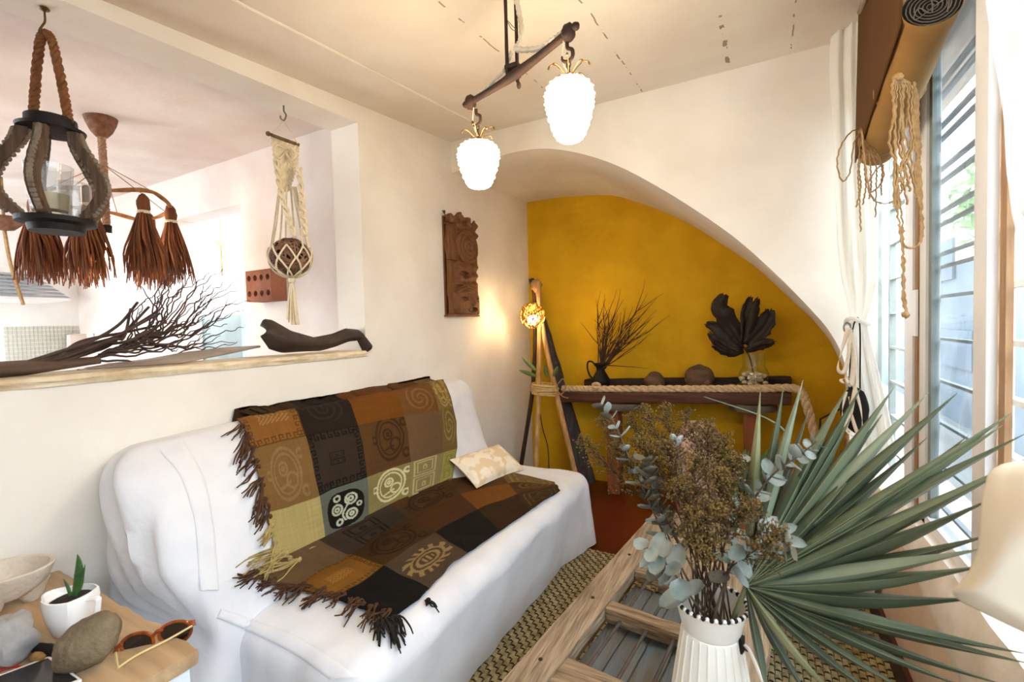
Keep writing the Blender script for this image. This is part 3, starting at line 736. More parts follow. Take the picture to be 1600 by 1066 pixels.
for k in range(38):
    n_ = V((random.gauss(0, 1), random.gauss(0, 1), random.gauss(0, 1))).normalized(); a = n_.orthogonal().normalized(); b = n_.cross(a); o = random.uniform(-.45, .45); r_ = sqrt(1-o*o)
    gm.tube([gc+(a*cos(g)*r_+b*sin(g)*r_+n_*o)*GR*random.uniform(.97, 1.0) for g in [2*pi*i/26 for i in range(26)]], .0035, 4, closed=True)
gl = gm.build('woven_globe', wick, tl)
M().blob(gc+V((.004, -.01, -.03)), (.036, .036, .042), 0, 0, 1, 18, 12).build('bulb', emit('globe_bulb', (1, .72, .38), 200), tl)

leafm = mat('olive_leaf', '#6f7d3a', '#4a5a2a', .6, 8, bump=.1)
def blade(par, base, tip, wid, m, bend=V((0, 0, 0)), n=10, name='leaf', fold=.25, side=None):
    base, tip = V(base), V(tip); d = tip-base; s_ = (side or d.cross(V((.3, -1, .2)))).normalized(); nn = d.cross(s_).normalized()
    def f(u, v):
        wv = wid*(sin(pi*min(1, v*.92+.08))**.7)*(1-v*.25) if v < 1 else 0
        a = u*2-1
        return base+d*v+bend*(4*v*(1-v))+s_*(a*wv/2)+nn*(abs(a)*wv*fold)
    return M().grid(f, 4, n).build(name, m, par, 80, thick=.0012)
for a, b in (((838, 588), (810, 578)), ((838, 580), (815, 558)), ((864, 588), (872, 572)), ((855, 590), (850, 570))):
    blade(tl, ay(*a, LY-.1), ay(*b, LY-.12), .035, leafm)
M().tube(smoothpath([ay(843, 640, LY+.05), ay(848, 670, LY+.1), ay(856, 700, LY+.1), ay(858, 740, LY+.1)], 20), .004, 5).build('cord', blacki, tl)
# dark plank leaning in the corner behind the lamp
grey_w = wood('weathered_grey_wood', '#4a4341', '#2f2a29', 2, 5, .85, .5)
pa_ = ay(830, 436, NW-.05); pb_ = ay(901, 700, NW-.2); d = pb_-pa_; pb_ = pa_+d*((pa_.z-.04)/-d.z)
pl = M().tube([pa_.lerp(pb_, i/20)+V((.012*nz((i*.3, 0, 0), 2), 0, 0)) for i in range(21)], [lerp(.025, .085, i/20)*(1+.1*nz((i*.5, 3, 0), 1)) for i in range(21)], 10, flat=.6)
tag(pl.build('driftwood_pole', grey_w), 'dark grey driftwood pole leaning into the corner behind the tripod lamp', 'driftwood')
# ------------------------------------------------------------------ plank console in the niche
plank_m = wood('dark_red_brown_plank', '#5d3422', '#3c2016', 0, 4, .6, .4); rail_m = wood('black_brown_beam', '#3a2a22', '#241a15', 0, 4, .75, .5)
stone_m = mat('grey_stone', '#6c635b', '#4c453f', .85, 9, bump=.5, bscale=30)
BF, BB = 3.44, 3.72
co = thing('plank_console', 'dark wooden plank console on round pads against the ochre niche wall', 'console table', (-.6, 3.58, 0))
a0 = ay(872, 613, BF); a1 = ay(1238, 614, BF); zL, zR = a0.z, a1.z
def zt(x): return lerp(zL, zR, (x-a0.x)/(a1.x-a0.x))
def plankbox(x0, x1, y0, y1, h0, h1, m, name, wob=.004):
    d = lambda p: V((p.x, p.y+wob*nz((p.x*3, p.z*4, 0), 2), zt(p.x)+p.z+wob*nz((p.x*2.5, p.y*3, 4), 2)))
    return M().rbox((x0, y0, h0), (x1, y1, h1), .012, (40, 8, 6), d).build(name, m, co)
plankbox(a0.x, a1.x, BF, BB+.02, -.085, -.0, plank_m, 'top_plank')
plankbox(ay(914, 600, 3.7).x, ay(1237, 600, 3.7).x, 3.665, 3.755, 0, .075, rail_m, 'back_rail', .006)
for px0, px1 in ((925, 1000), (1137, 1216)):
    x0, x1 = ay(px0, 640, BF+.05).x, ay(px1, 640, BF+.05).x; c = V(((x0+x1)/2, BF+.13, zt((x0+x1)/2)-.115)); r_ = (x1-x0)/2
    M().lathe(c, [(r_*.7, -.03), (r_*.97, -.02), (r_, .0), (r_, .02), (r_*.96, .028)], 20, lambda g, f, r: r*(1+.03*nz((cos(g), sin(g), f), 2))).build('round_pad', stone_m, co)
leg_m = wood('orange_brown_timber', '#9a5a30', '#7a4424', 2, 4, .7, .3)
for px in (1174, 960):
    x = ay(px, 660, BF+.12).x; M().rbox((x-.05, BF+.06, 0), (x+.05, BF+.19, zt(x)-.144), .01, (4, 4, 10)).build('leg', leg_m, co)
rp = M(); rpts = [V((a0.x+.02, BF+.05, zt(a0.x)+.025)), V((a0.x+.18, BF+.04, zt(a0.x)+.045))]+[ay(px, py, BF+.03) for px, py in ((932, 605), (980, 607), (1040, 609), (1100, 610), (1150, 609), (1190, 606))]
rpts = [V((p.x, p.y, zt(p.x)+.022)) for p in rpts]+[V((a1.x+.02, BF+.02, zt(a1.x)+.025)), V((a1.x+.07, BF-.02, zt(a1.x)-.05)), V((a1.x+.12, BF-.04, zt(a1.x)-.28)), V((a1.x+.16, BF-.03, zt(a1.x)-.55))]
rope_m = mat('beige_rope', '#e0caa8', '#b99c76', .9, 40, bump=.4, bscale=140)
rope = thing('rope', 'thick twisted beige rope laid along the console front and hanging off its end', 'rope', rpts[4])
rp.rope(rpts, .026, 22, 3, 7, 3); rp.build('laid_rope', rope_m, rope)
kn = ay(932, 606, BF+.02); km = M()
for k in range(3):
    a = k*1.1; km.tube([kn+V((0, 0, .004))+V((.026*cos(g), .022*sin(g)*cos(a), .022*sin(g)*sin(a)+.006*k)) for g in [2*pi*i/16 for i in range(16)]], .014, 6, closed=True)
km.build('knot', rope_m, rope)
# things standing on the console
def on(px, Y): x = ay(px, 605, Y).x; return V((x, Y, zt(x)+.001))
pk = on(939, 3.58); pitch = thing('pitcher', 'small black metal pitcher holding dry twigs at the left end of the console', 'pitcher', pk)
prof = [(.045, 0), (.052, .004), (.05, .012), (.062, .03), (.071, .06), (.068, .09), (.05, .125), (.036, .15), (.034, .17), (.042, .195), (.05, .21), (.046, .21), (.03, .17)]
def spout(g, f, r): return r*(1+(.45*max(0, cos(g))**6 if f > .72 else 0))
M().lathe(pk, [(p.x, p.z) for p in smoothpath([(r, 0, z) for r, z in prof], 50)], 28, spout).build('body', blacki, pitch)
M().tube(smoothpath([pk+V(p) for p in ((-.04, 0, .19), (-.07, 0, .225), (-.105, 0, .22), (-.11, 0, .17), (-.095, 0, .12), (-.066, 0, .085))], 24), .007, 7).build('handle', blacki, pitch)
twig_m = mat('dark_twig', '#3a271b', '#543a28', .9, 25, bump=.3)
def twiglet(mb, p0, d0, L, r, depth, rng, wig=.35):
    n = 7; p = V(p0); d = V(d0).normalized(); pts = [p]
    for i in range(n):
        d = (d+V((rng.uniform(-1, 1), rng.uniform(-1, 1), rng.uniform(-1, 1)))*wig*.35).normalized(); p = p+d*(L/n); pts.append(p)
        if depth > 0 and i > 1 and rng.random() < .55:
            twiglet(mb, p, (d+V((rng.uniform(-1, 1), rng.uniform(-1, 1), rng.uniform(-.6, 1)))*.75), L*.55*rng.uniform(.6, 1.1), r*.6, depth-1, rng, wig)
    mb.tube(pts, [r*(1-.75*i/n) for i in range(n+1)], 5)
rng = random.Random(3)
tw = M()
for k in range(28):
    tip = ay(rng.uniform(925, 1000), rng.uniform(482, 540), 3.58+rng.uniform(-.08, .1)); p0 = pk+V((rng.uniform(-.02, .02), rng.uniform(-.02, .02), .16)); d = tip-p0
    twiglet(tw, p0, d, d.length, .006, 1, rng, .3)
twiglet(tw, pk+V((.02, 0, .2)), ay(1005, 577, 3.55)-(pk+V((.02, 0, .2))), .36, .005, 0, rng, .15)
tag(tw.build('dry_twigs', twig_m, None, 60), 'spray of dark dry twigs standing in the black pitcher', 'twigs')
gourd_m = mat('brown_husk', '#6e5544', '#48362b', .8, 10, (1, 1, 3), .5, 25)
for px, r_, sd, lab in ((1023, .070, 2, 'smaller round brown husk lying on the console nearer the black pitcher'), (1093, .094, 6, 'larger lumpy brown husk lying on the console nearer the glass jar')):
    c = on(px, 3.56); g_ = thing('dried_husk', lab, 'gourd', c, 'husks on the console')
    M().blob(c+V((0, 0, r_*.95)), (r_*1.08, r_, r_*.97), sd, .14, 1.6, 28, 20).build('shell', gourd_m, g_)
    M().blob(c+V((r_*.55, -r_*.70, r_*.75)), (r_*.30, r_*.2, r_*.3), sd+1, .2, 2, 10, 8).build('scar', mat('pale_husk_scar', '#7a6048', '#5c4636', .8, 20), g_)
shellm = mat('pink_shell', '#d9b9a4', '#c09a83', .5, 30, bump=.3, bscale=60)
for px, r_, lab in ((1143, .05, 'flat pinkish seashell leaning on the rope beside the glass jar'), (1160, .028, 'little white seashell lying by the foot of the glass jar')):
    c = on(px, 3.50); sh_ = thing('seashell', lab, 'shell', c)
    M().blob(c+V((0, 0, r_*.45)), (r_, r_*.7, r_*.5), 4, .08, 3, 18, 12).build('valve', shellm, sh_)
    M().tube([c+V((r_*.95*cos(g), r_*.66*sin(g)-.002, r_*.36)) for g in [2*pi*i/24 for i in range(24)]], r_*.05, 5, closed=True).build('shell_rim', shellm, sh_)
jc = on(1178, 3.56); jar = thing('glass_jar', 'clear glass jar half filled with shells, bound with cord, on the right of the console', 'jar', jc)
jg = pane_glass('jar_glass', (.95, .97, .95), .2)
M().lathe(jc, [(0, .002), (.085, .002), (.094, .012), (.096, .03), (.096, .1), (.09, .13), (.074, .155), (.07, .18), (.072, .255), (.068, .255), (.067, .18), (.071, .156), (.086, .13), (.092, .1), (.092, .03), (.082, .008), (0, .007)], 36).build('glass_body', jg, jar)
jm_ = M()
for k in range(4): jm_.tube([jc+V((.1*cos(g), .1*sin(g), .008+.009*k)) for g in [2*pi*i/30 for i in range(30)]], .005, 5, closed=True)
jm_.build('cord_binding', jute, jar)
shell2 = mat('mixed_shell', '#f0e2cb', '#c9b294', .6, 25, bump=.3)
for k in range(40):
    a = rng.uniform(0, 6.28); rr = .072*sqrt(rng.random()) if k % 3 else .075; z = .022+.1*(k/40); r_ = rng.uniform(.011, .017)
    s_ = M().blob(jc+V((rr*cos(a), rr*sin(a), z)), (r_*1.2, r_, r_*.8), k, .2, 3, 10, 8)
    tag(s_.build('seashell', shell2), 'small pale seashell among the shells inside the glass jar', 'shell', 'shells in the jar')
# dried monstera leaf in the jar
mon = mat('dried_black_leaf', '#2a1d13', '#1a120c', .55, 10, bump=.6, bscale=18)
stem0 = jc+V((0, 0, .10)); lc = ay(1160, 540, 3.52); ml = thing('dried_leaf', 'big dried split leaf, nearly black, standing in the glass jar', 'dried leaf', stem0)
M().tube(smoothpath([stem0, stem0.lerp(lc, .5)+V((.01, 0, .02)), lc], 16), .006, 6).build('stem', twig_m, ml)
lobes = [[(1160, 545), (1140, 535), (1118, 512), (1103, 506)], [(1160, 540), (1140, 505), (1125, 480), (1132, 460)], [(1162, 535), (1165, 500), (1168, 480), (1173, 464)], [(1164, 535), (1174, 505), (1180, 480), (1184, 466)], [(1168, 540), (1185, 520), (1198, 500), (1203, 484)], [(1165, 548), (1185, 540), (1200, 536), (1210, 534)], [(1158, 548), (1138, 545), (1120, 535), (1108, 520)], [(1162, 548), (1145, 552), (1128, 548), (1113, 540)]]
wids = [.085, .13, .07, .06, .12, .07, .07, .06]
for k, (lb, wd) in enumerate(zip(lobes, wids)):
    P = smoothpath([ay(*p, 3.52-.03*i*(1 if k % 2 else -.4)) for i, p in enumerate(lb)], 14)
    def f(u, v, P=P, wd=wd, k=k):
        i = min(13, int(v*14)); t = P[i+1]-P[i]; s_ = t.cross(V((0, -1, 0))).normalized(); a = u*2-1
        ww = wd*(.42+.62*sin(pi*min(1, v*.85+.05)))*(1-.35*v**3)*(1+.35*nz((v*7, u*2, k*3.3), 1.5))
        return P[min(14, round(v*14))]+t.normalized()*(.03*v*v*nz((u*9, k, 0), 1))+s_*(a*ww/2)+V((0, 1, 0))*(.03*abs(a)*(1 if k % 2 else -1)*.6+.014*nz((u*3, v*4, k), 1.3))
    M().grid(f, 8, 14).build('lobe', mon, ml, 80, thick=.002)
# ------------------------------------------------------------------ hanging lantern in the opening
lhook = az(69, 12, sof(.6)); LX, LYy = lhook.x, lhook.y
def lz(py, px=90): return ay(px, py, LYy).z
lant = thing('hanging_lantern', 'rustic wooden cage lantern with a glass candle cup, hung on rope from the beam', 'lantern', (LX, LYy, lz(355)))
grey_wd = wood('greyed_carved_wood', '#6e5644', '#4d3a2d', 2, 9, .8, .5); bead_m = mat('pale_carved_bead', '#8d7f70', '#6a5b4d', .8, 30, bump=.4)
M().tube(smoothpath([V((LX, LYy, lhook.z)), V((LX, LYy, lhook.z-.04)), V((LX+.004, LYy-.008, lhook.z-.06)), V((LX, LYy-.014, lhook.z-.078)), V((LX-.004, LYy-.004, lhook.z-.086)), V((LX-.002, LYy+.008, lhook.z-.076))], 24), .003, 6).blob((LX, LYy, lhook.z-.004), (.014, .014, .006), 1, 0, 1, 10, 6).build('hook', brass, lant)
zc1, zc0, zb1, zb0 = lz(188, 85), lz(205, 85), lz(338, 95), lz(362, 95)
M().lathe((LX, LYy, zc0), [(.05, 0), (.079, .002), (.082, .010), (.062, .014), (.061, .042), (.0, .044)], 30).build('top_cap', blacki, lant)
M().lathe((LX, LYy, zb0), [(0, 0), (.066, .0), (.07, .020), (.094, .026), (.096, .040), (.08, .042), (.0, .044)], 32).build('base_dish', blacki, lant)
rl = M(); ra = V((.86, .5, 0))
rl.rope([V((LX, LYy, zc0+.035))-ra*.054, V((LX, LYy, lz(130)))-ra*.042, V((LX, LYy, lhook.z-.11))-ra*.02, V((LX, LYy, lhook.z-.078)), V((LX, LYy, lhook.z-.11))+ra*.02, V((LX, LYy, lz(130)))+ra*.042, V((LX, LYy, zc0+.035))+ra*.054], .0125, 70, 3, 5, 2)
rl.build('rope_loop', jute_d, lant)
pr = smoothpath([(.064, 0, 1.0), (.068, 0, .93), (.080, 0, .82), (.112, 0, .62), (.135, 0, .42), (.132, 0, .28), (.104, 0, .12), (.078, 0, .02)], 26)
H_ = zc0-(zb0+.036)
for k in range(5):
    g = 2*pi*k/5+.62; d = V((cos(g), sin(g), 0)); t_ = V((-sin(g), cos(g), 0)); vs = []; fs = []
    for i, p in enumerate(pr):
        q = V((LX, LYy, zb0+.036+p.z*H_))+d*p.x; e = .012+.004*abs(sin(i*1.3))
        for a, b in ((-1, -1), (1, -1), (1, 1), (-1, 1)): vs.append(q+t_*a*.0135+d*(b*e))
    for i in range(len(pr)-1):
        for j in range(4): A = i*4+j; B = i*4+(j+1) % 4; fs.append((A, B, B+4, A+4))
    fs += [(3, 2, 1, 0), tuple((len(pr)-1)*4+j for j in range(4))]
    sl = M().add(vs, fs).build('curved_slat', grey_wd, lant, 50)
    bd = M()
    for i in range(2, 25):
        p = pr[i]; q = V((LX, LYy, zb0+.036+p.z*H_)); e = .016
        for sg in (1, -1): bd.blob(q+d*(p.x+sg*e), (.008, .008, .009), i, .1, 2, 8, 6)
    bd.build('carved_beading', bead_m, sl)
cup = pane_glass('cup_glass', (.93, .93, .92), .2, haze=.10)
zcup = zb0+.044
M().lathe((LX-.014, LYy-.008, zcup+.012), [(0, 0), (.042, .0), (.046, .006), (.058, .15), (.053, .15), (.042, .012), (0, .012)], 30, lambda g, f, r: r*(1+.025*(cos(g*12) > 0))).build('candle_cup', cup, lant)
M().lathe((LX-.014, LYy-.008, zcup+.002), [(0, 0), (.05, 0), (.05, .01), (0, .012)], 20).lathe((LX-.014, LYy-.008, zcup+.024), [(0, 0), (.041, .0), (.046, .05), (0, .052)], 20).build('candle', mat('candle_wax', '#e8d9bb', '#d8c39c', .5, 10), lant)
M().lathe((LX+.032, LYy+.035, zcup), [(0, 0), (.038, 0), (.042, .11), (.039, .11), (.035, .006), (0, .006)], 24).build('candle_cup', cup, lant)
# ------------------------------------------------------------------ tassel hoop lamp in the kitchen
TX = V((-2.96, 1.12, 0)); TX = az(157, 184, kz(1.12)); tx, ty, tz = TX
def tzz(py, px=178): return ay(px, py, ty).z
th = thing('tassel_hoop_lamp', 'rustic hoop lamp hung with brown fibre tassels from the kitchen ceiling', 'lamp', (tx, ty, tzz(400)))
M().lathe((tx, ty, tz-.10), [(0, 0), (.025, .004), (.045, .03), (.062, .07), (.07, .1)], 24).build('ceiling_cup', wood('turned_wood', '#8a5f43', '#6b452f', 0, 5), th)
M().rope([V((tx, ty, tz-.09)), V((tx+.006, ty, tz-.3)), V((tx, ty, tzz(330))), V((tx, ty, tzz(352)))], .017, 60, 3, 5).build('wrapped_cord', mat('raffia_cord', '#b8977a', '#957258', .9, 40, bump=.4, bscale=120), th)
M().lathe((tx, ty, tzz(364)), [(.02, 0), (.022, .045), (.012, .05)], 14).build('socket', blacki, th)
M().lathe((tx, ty, tzz(402)), [(0, 0), (.018, .006), (.023, .03), (.022, .12), (.012, .145)], 16).build('bulb', bulb_m, th)

zh = tzz(312); HRX = .29
hoop = [V((tx+HRX*cos(g)*(1+.04*sin(3*g)), ty+HRX*.92*sin(g), zh+.018*sin(g*2+1)+.01*sin(g*5))) for g in [2*pi*i/64 for i in range(64)]]
hm = M().tube(hoop, [.0085+.002*sin(i*.9) for i in range(64)], 7, closed=True); hm.tube([p+V((.006*sin(i*.8), .006*cos(i*.8), .010*cos(i*.5))) for i, p in enumerate(hoop)], .005, 5, closed=True)
hm.build('branch_hoop', wood('vine_wood', '#a4713f', '#7d5530', 0, 6), th)
for k in range(6):
    g = 2*pi*k/6+.5; M().tube([V((tx, ty, tzz(250))), hoop[int(g/(2*pi)*64) % 64]], .0022, 5).build('guy_string', jute, th)
fib = mat('brown_palm_fibre', '#91542f', '#57301c', .9, 30, (1, 1, .1), .4, 60)
tang = [radians(a) for a in (54, 9, 114, -36, -81, -126, 179)]
for k, g in enumerate(tang):
    p = V((tx+HRX*cos(g), ty+HRX*.92*sin(g), zh)); rg = random.Random(k); tt = M()
    tt.blob(p+V((0, 0, -.045)), (.028, .028, .055), k, .12, 3, 12, 10)
    L_ = .31
    for j in range(95):
        a = rg.uniform(0, 6.28); rr = sqrt(rg.random()); r1 = .022*rr; r2 = .078*rr*rg.uniform(.8, 1.2); Lj = L_*rg.uniform(.82, 1.12)
        q = [p+V((r1*cos(a), r1*sin(a), -.08)), p+V((r2*.7*cos(a), r2*.7*sin(a), -.20)), p+V((r2*cos(a+.2), r2*sin(a+.2), -.08-Lj*.7)), p+V((r2*1.1*cos(a+.3)+rg.uniform(-.01, .01), r2*1.1*sin(a+.3)+rg.uniform(-.01, .01), -.08-Lj))]
        tt.tube(smoothpath(q, 7), [.0045, .005, .005, .005, .0045, .004, .003, .002], 4)
    t_o = tt.build('tassel', fib, th)
    M().lathe(p+V((0, 0, -.088)), [(.026, 0), (.029, .006), (.026, .014)], 14).build('tie', cotton, t_o)
# ------------------------------------------------------------------ macrame plant hanger
mh = az(443, 165, sof(1.45)); MD = (mh-CAM).dot(FW)
def mp(px, py, o=0): return ad(px, py, MD+o)
mac = thing('macrame_hanger', 'cream macrame plant hanger with a net pouch, hung from a hook in the opening', 'plant hanger', mp(460, 512))
M().tube(smoothpath([mp(443, 165), mp(443.5, 174), mp(447, 180), mp(444, 188), mp(439, 186), mp(438, 181)], 24), .004, 6).build('hook', mat('steel_hook', '#8b8680', '#6d6862', .4, 20, metal=.8), mac)
M().tube([mp(419, 209, -.02), mp(468, 227, .05)], .008, 8).blob(mp(419, 209, -.02), (.011,)*3, 1, .1).build('dowel', wood('dowel_wood', '#7b6142', '#5c452c', 0, 6), mac)
M().tube([mp(423, 210), mp(443, 188), mp(465, 225, .04)], .0025, 5).build('hanging_string', cotton, mac)
pm_ = M()
for k in range(22):                                        # woven panel: a close row of knotted cords
    u = k/21; x0, y0 = lerp(425, 466, u), lerp(212, 227, u); x1 = lerp(430, 463, u); yend = lerp(262, 300, sin(pi*u))
    P = smoothpath([mp(x0, y0, lerp(0, .05, u)), mp(lerp(x0, x1, .5), (y0+yend)/2, lerp(0, .05, u)), mp(x1, yend, lerp(0, .05, u))], 20)
    pm_.tube([p+V((.0035*sin(i*1.9+k*1.6), .0035*cos(i*1.9+k), 0)) for i, p in enumerate(P)], .0052, 5)
for s_ in (0, 1):
    pm_.tube(smoothpath([mp(445, 232, .01), mp(lerp(434, 456, s_), 227+4*s_, .0), mp(lerp(428, 463, s_), 236+6*s_, .0), mp(lerp(436, 455, s_), 247+2*s_, 0), mp(446, 238, .01)], 20), .005, 5)
pm_.build('knotted_panel', cotton, mac)
bc_ = mp(454, 401); BR = .092
for (xa, ya), (xb, yb), mid in (((431, 252), (460, 370), (441, 310)), ((467, 262), (477, 368), (472, 315))):
    P = smoothpath([mp(xa, ya, -.0), mp(*mid, -.03), mp(xb, yb, -.09)], 40); sp_ = M()
    for k in range(2): sp_.tube([p+V((.011*cos(i*.62+pi*k), .007*sin(i*.62+pi*k), .004*sin(i*1.24))) for i, p in enumerate(P)], .007, 5)
    sp_.build('twisted_cord', cotton, mac)
for xa, xm, xb, o in ((437, 433, 425, 0), (440, 440, 436, -.05), (448, 447, 446, .05), (454, 458, 460, .08), (460, 470, 482, 0), (457, 466, 474, -.05), (436, 430, 423, .03), (462, 472, 484, .03)):
    M().tube(smoothpath([mp(xa, 292), mp(xm, 340, o*.6), mp(xb, 388, o)], 16), .0045, 5).build('cord', cotton, mac)
net = M(); NR = BR+.006
for k in range(8):
    for sg in (1, -1):
        P = []
        for i in range(25):
            t = i/24; th_ = lerp(1.15, pi-.08, t); ph = 2*pi*k/8+sg*.42*(1-abs(((t*3.2) % 2)-1))*(1-t*.3)
            P.append(bc_+V((NR*sin(th_)*cos(ph), NR*sin(th_)*sin(ph), NR*cos(th_)*1.02)))
        net.tube(P, .0045, 5)
net.build('net_pouch', cotton, mac)
tb_ = M(); tp0 = bc_+V((0, 0, -NR-.0))
for k in range(16):
    a = k*2.4; rr = .022*sqrt(k/16)
    tb_.tube(smoothpath([tp0, tp0+V((rr*.6*cos(a), rr*.6*sin(a), -.07)), tp0+V((rr*1.4*cos(a), rr*1.4*sin(a), -.20-.012*(k % 3)))], 10), .0042, 5)
tb_.blob(tp0+V((0, 0, -.012)), (.016, .016, .02), 1, .1).build('end_tassel', cotton, mac)
vb = thing('wicker_ball', 'brown ball of woven vines sitting in the net of the macrame hanger', 'ball', bc_-V((0, 0, BR)))
vm = M()
for k in range(40):
    n_ = V((random.gauss(0, 1), random.gauss(0, 1), random.gauss(0, 1))).normalized(); a = n_.orthogonal().normalized(); b = n_.cross(a); o = random.uniform(-.5, .5); r_ = sqrt(1-o*o)
    vm.tube([bc_+(a*cos(g)*r_+b*sin(g)*r_+n_*o)*(BR-.007)*random.uniform(.97, 1.02) for g in [2*pi*i/24 for i in range(24)]], .004, 4, closed=True)
vm.build('woven_vines', mat('vine_brown', '#94705a', '#684936', .85, 20, bump=.3), vb)
M().blob(bc_, (BR*.78,)*3, 3, .15, 3, 18, 12).build('core', mat('dark_core', '#2e2018', '#3d2a1e', .9, 12), vb)
# ------------------------------------------------------------------ things on the sill
bark = mat('dark_palm_bark', '#3f2f26', '#2a1f19', .6, 7, (1, 1, 4), .4, 30)
def strip(name, label, cat, px_top, px_bot, X0, X1, m, curl=.05, n=40, thick=.006):
    """a curled sheath standing on the sill, between an upper and a lower edge"""
    def f(u, v):
        a = polyat([V((*p, 0)) for p in px_top], u); b = polyat([V((*p, 0)) for p in px_bot], u)
        pa, pb = ax(a.x, a.y, X0), ax(b.x, b.y, X1); p = pa.lerp(pb, v)
        return p+V((curl*sin(pi*v)*(1+.3*sin(u*7)), 0, 0))+V((.004*nz((u*9, v*3, 1), 1), 0, 0))
    return tag(M().grid(f, n, 14).build(name, m, None, 80, thick=thick), label, cat)
strip('palm_spathe', 'dark curled palm sheath like a small boat on the right end of the sill', 'palm sheath', [(407, 510), (412, 499), (425, 501), (455, 518), (490, 528), (520, 522), (540, 514), (560, 516), (574, 534)], [(407, 525), (420, 545), (440, 551), (470, 549), (500, 548), (525, 541), (545, 533), (558, 532), (568, 553)], -1.90, -1.86, bark, .04)
strip('palm_sheath', 'long flat grey palm sheath lying under the dry branch on the sill', 'palm sheath', [(170, 569), (230, 562), (290, 551), (350, 544), (404, 541)], [(120, 578), (200, 573), (280, 568), (350, 554), (404, 542.5)], -1.97, -1.92, mat('grey_bark', '#b3a698', '#7d6c60', .8, 9, (1, .4, 3), .5, 30), .012)
strip('driftwood_stick', 'thick weathered end of driftwood lying at the left end of the sill', 'driftwood', [(-30, 572), (40, 568), (90, 567), (150, 562)], [(-30, 588), (40, 582), (90, 574), (150, 564)], -1.96, -1.93, mat('brown_drift', '#6b5646', '#463529', .85, 9, (1, .4, 3), .5, 30), .03, thick=.02)
br = thing('dry_branch', 'large bunch of dry bare twigs lying along the left end of the sill', 'branch', ax(120, 575, -1.94))
rng = random.Random(11); branch_m = mat('dry_branch_bark', '#55423a', '#3a2b25', .9, 20, bump=.4)
base = ax(40, 578, -1.95)
stemp = [ax(p[0], p[1], -1.95+.0) for p in ((30, 578), (90, 572), (150, 558), (200, 540), (240, 520))]
sm_ = M()
for k in range(7):
    o = [V((rng.uniform(-.02, .02), rng.uniform(-.02, .02), rng.uniform(0, .03)))*i*.8 for i in range(5)]
    sm_.tube(smoothpath([p+q+V((0, 0, .014)) for p, q in zip(stemp, o)], 24), [.007*(1-.4*i/24) for i in range(25)], 6)
sm_.build('main_stems', branch_m, br)
ends = [(266, 362+58), (270, 428), (283, 424), (300, 423), (331, 424), (350, 420), (352, 440), (372, 438), (374, 452), (370, 470), (392, 470), (384, 482), (360, 492), (380, 512), (365, 534), (370, 536), (330, 445), (340, 455), (310, 440), (250, 450), (262, 440), (285, 445), (320, 500), (330, 520), (300, 500), (355, 508), (225, 470), (240, 460)]
for k, (ex, ey) in enumerate(ends):
    tw = M(); s0 = polyat(stemp, rng.uniform(.45, .98)); tip = ax(ex, ey, -1.95+rng.uniform(-.16, .05)); m1 = s0.lerp(tip, .35)+V((rng.uniform(-.02, .02), .03, -.03+rng.uniform(-.02, .01))); m2 = s0.lerp(tip, .7)+V((rng.uniform(-.02, .02), rng.uniform(-.02, .02), rng.uniform(-.03, .015)))
    P = smoothpath([s0, m1, m2, tip], 26); P = [p+V((0, .004*sin(i*1.7+k), .005*sin(i*1.3+k*2))) for i, p in enumerate(P)]
    tw.tube(P, [lerp(.0048, .0014, (i/26)**.7) for i in range(27)], 5)
    for j in range(1):
        i0 = rng.randint(8, 20); d = (P[i0+1]-P[i0]).normalized(); e = P[i0]+(d+V((rng.uniform(-.4, .4), rng.uniform(-.3, .5), rng.uniform(-.2, .6)))).normalized()*rng.uniform(.05, .16)
        Q = smoothpath([P[i0], P[i0].lerp(e, .5)+V((0, 0, -.008)), e], 10); tw.tube([p+V((0, 0, .003*sin(i*1.6+j))) for i, p in enumerate(Q)], [.003*(1-.6*i/10) for i in range(11)], 4)
    tw.build('twig', branch_m, br)
# ------------------------------------------------------------------ kitchen furnishings
tc_ = ay(408, 445, KE-.03); terra = mat('terracotta', '#a46a50', '#8d5740', .85, 12, bump=.3)
def holed_block():
    m = M(); x0, x1 = ay(388, 445, KE-.09).x, ay(427, 445, KE-.09).x; z0, z1 = ay(408, 471, KE-.09).z, ay(408, 422, KE-.09).z
    t = thing('terracotta_block', 'small terracotta block pierced with round holes on the kitchen wall', 'wall block', ((x0+x1)/2, KE-.06, z0))
    y0, y1 = KE-.105, KE-.001; n = 12; cw, chh = (x1-x0)/4, (z1-z0)/2
    for i in range(4):
        for j in range(2):
            cx, cz_ = x0+(i+.5)*cw, z0+(j+.5)*chh; r = min(cw, chh)*.30; ring_ = []; sq = []
            for k in range(16):
                g = 2*pi*k/16+pi/16*0; c_, s_ = cos(g), sin(g); q = max(abs(c_), abs(s_)); ring_.append((cx+r*c_, cz_+r*s_)); sq.append((cx+c_/q*cw/2, cz_+s_/q*chh/2))
            vs = [(a, y0, b) for a, b in sq]+[(a, y0, b) for a, b in ring_]+[(a, y1-.02, b) for a, b in ring_]
            m.add(vs, [(k, (k+1) % 16, 16+(k+1) % 16, 16+k) for k in range(16)]+[(16+k, 16+(k+1) % 16, 32+(k+1) % 16, 32+k) for k in range(16)]+[tuple(32+k for k in range(16))])
    m.add([(x0,y0,z0),(x1,y0,z0),(x1,y1,z0),(x0,y1,z0),(x0,y0,z1),(x1,y0,z1),(x1,y1,z1),(x0,y1,z1)], [(3,2,1,0),(4,5,6,7),(1,2,6,5),(3,0,4,7),(2,3,7,6)])
    m.build('block', terra, t, 30)
holed_block()
FX = -5.6
blue_k = mat('pale_blue_paint', '#b4c3c6', '#9fb1b6', .5, 6, bump=.05)
fy = 2.35; x0, x1 = ay(312, 500, fy).x, ay(376, 500, fy).x
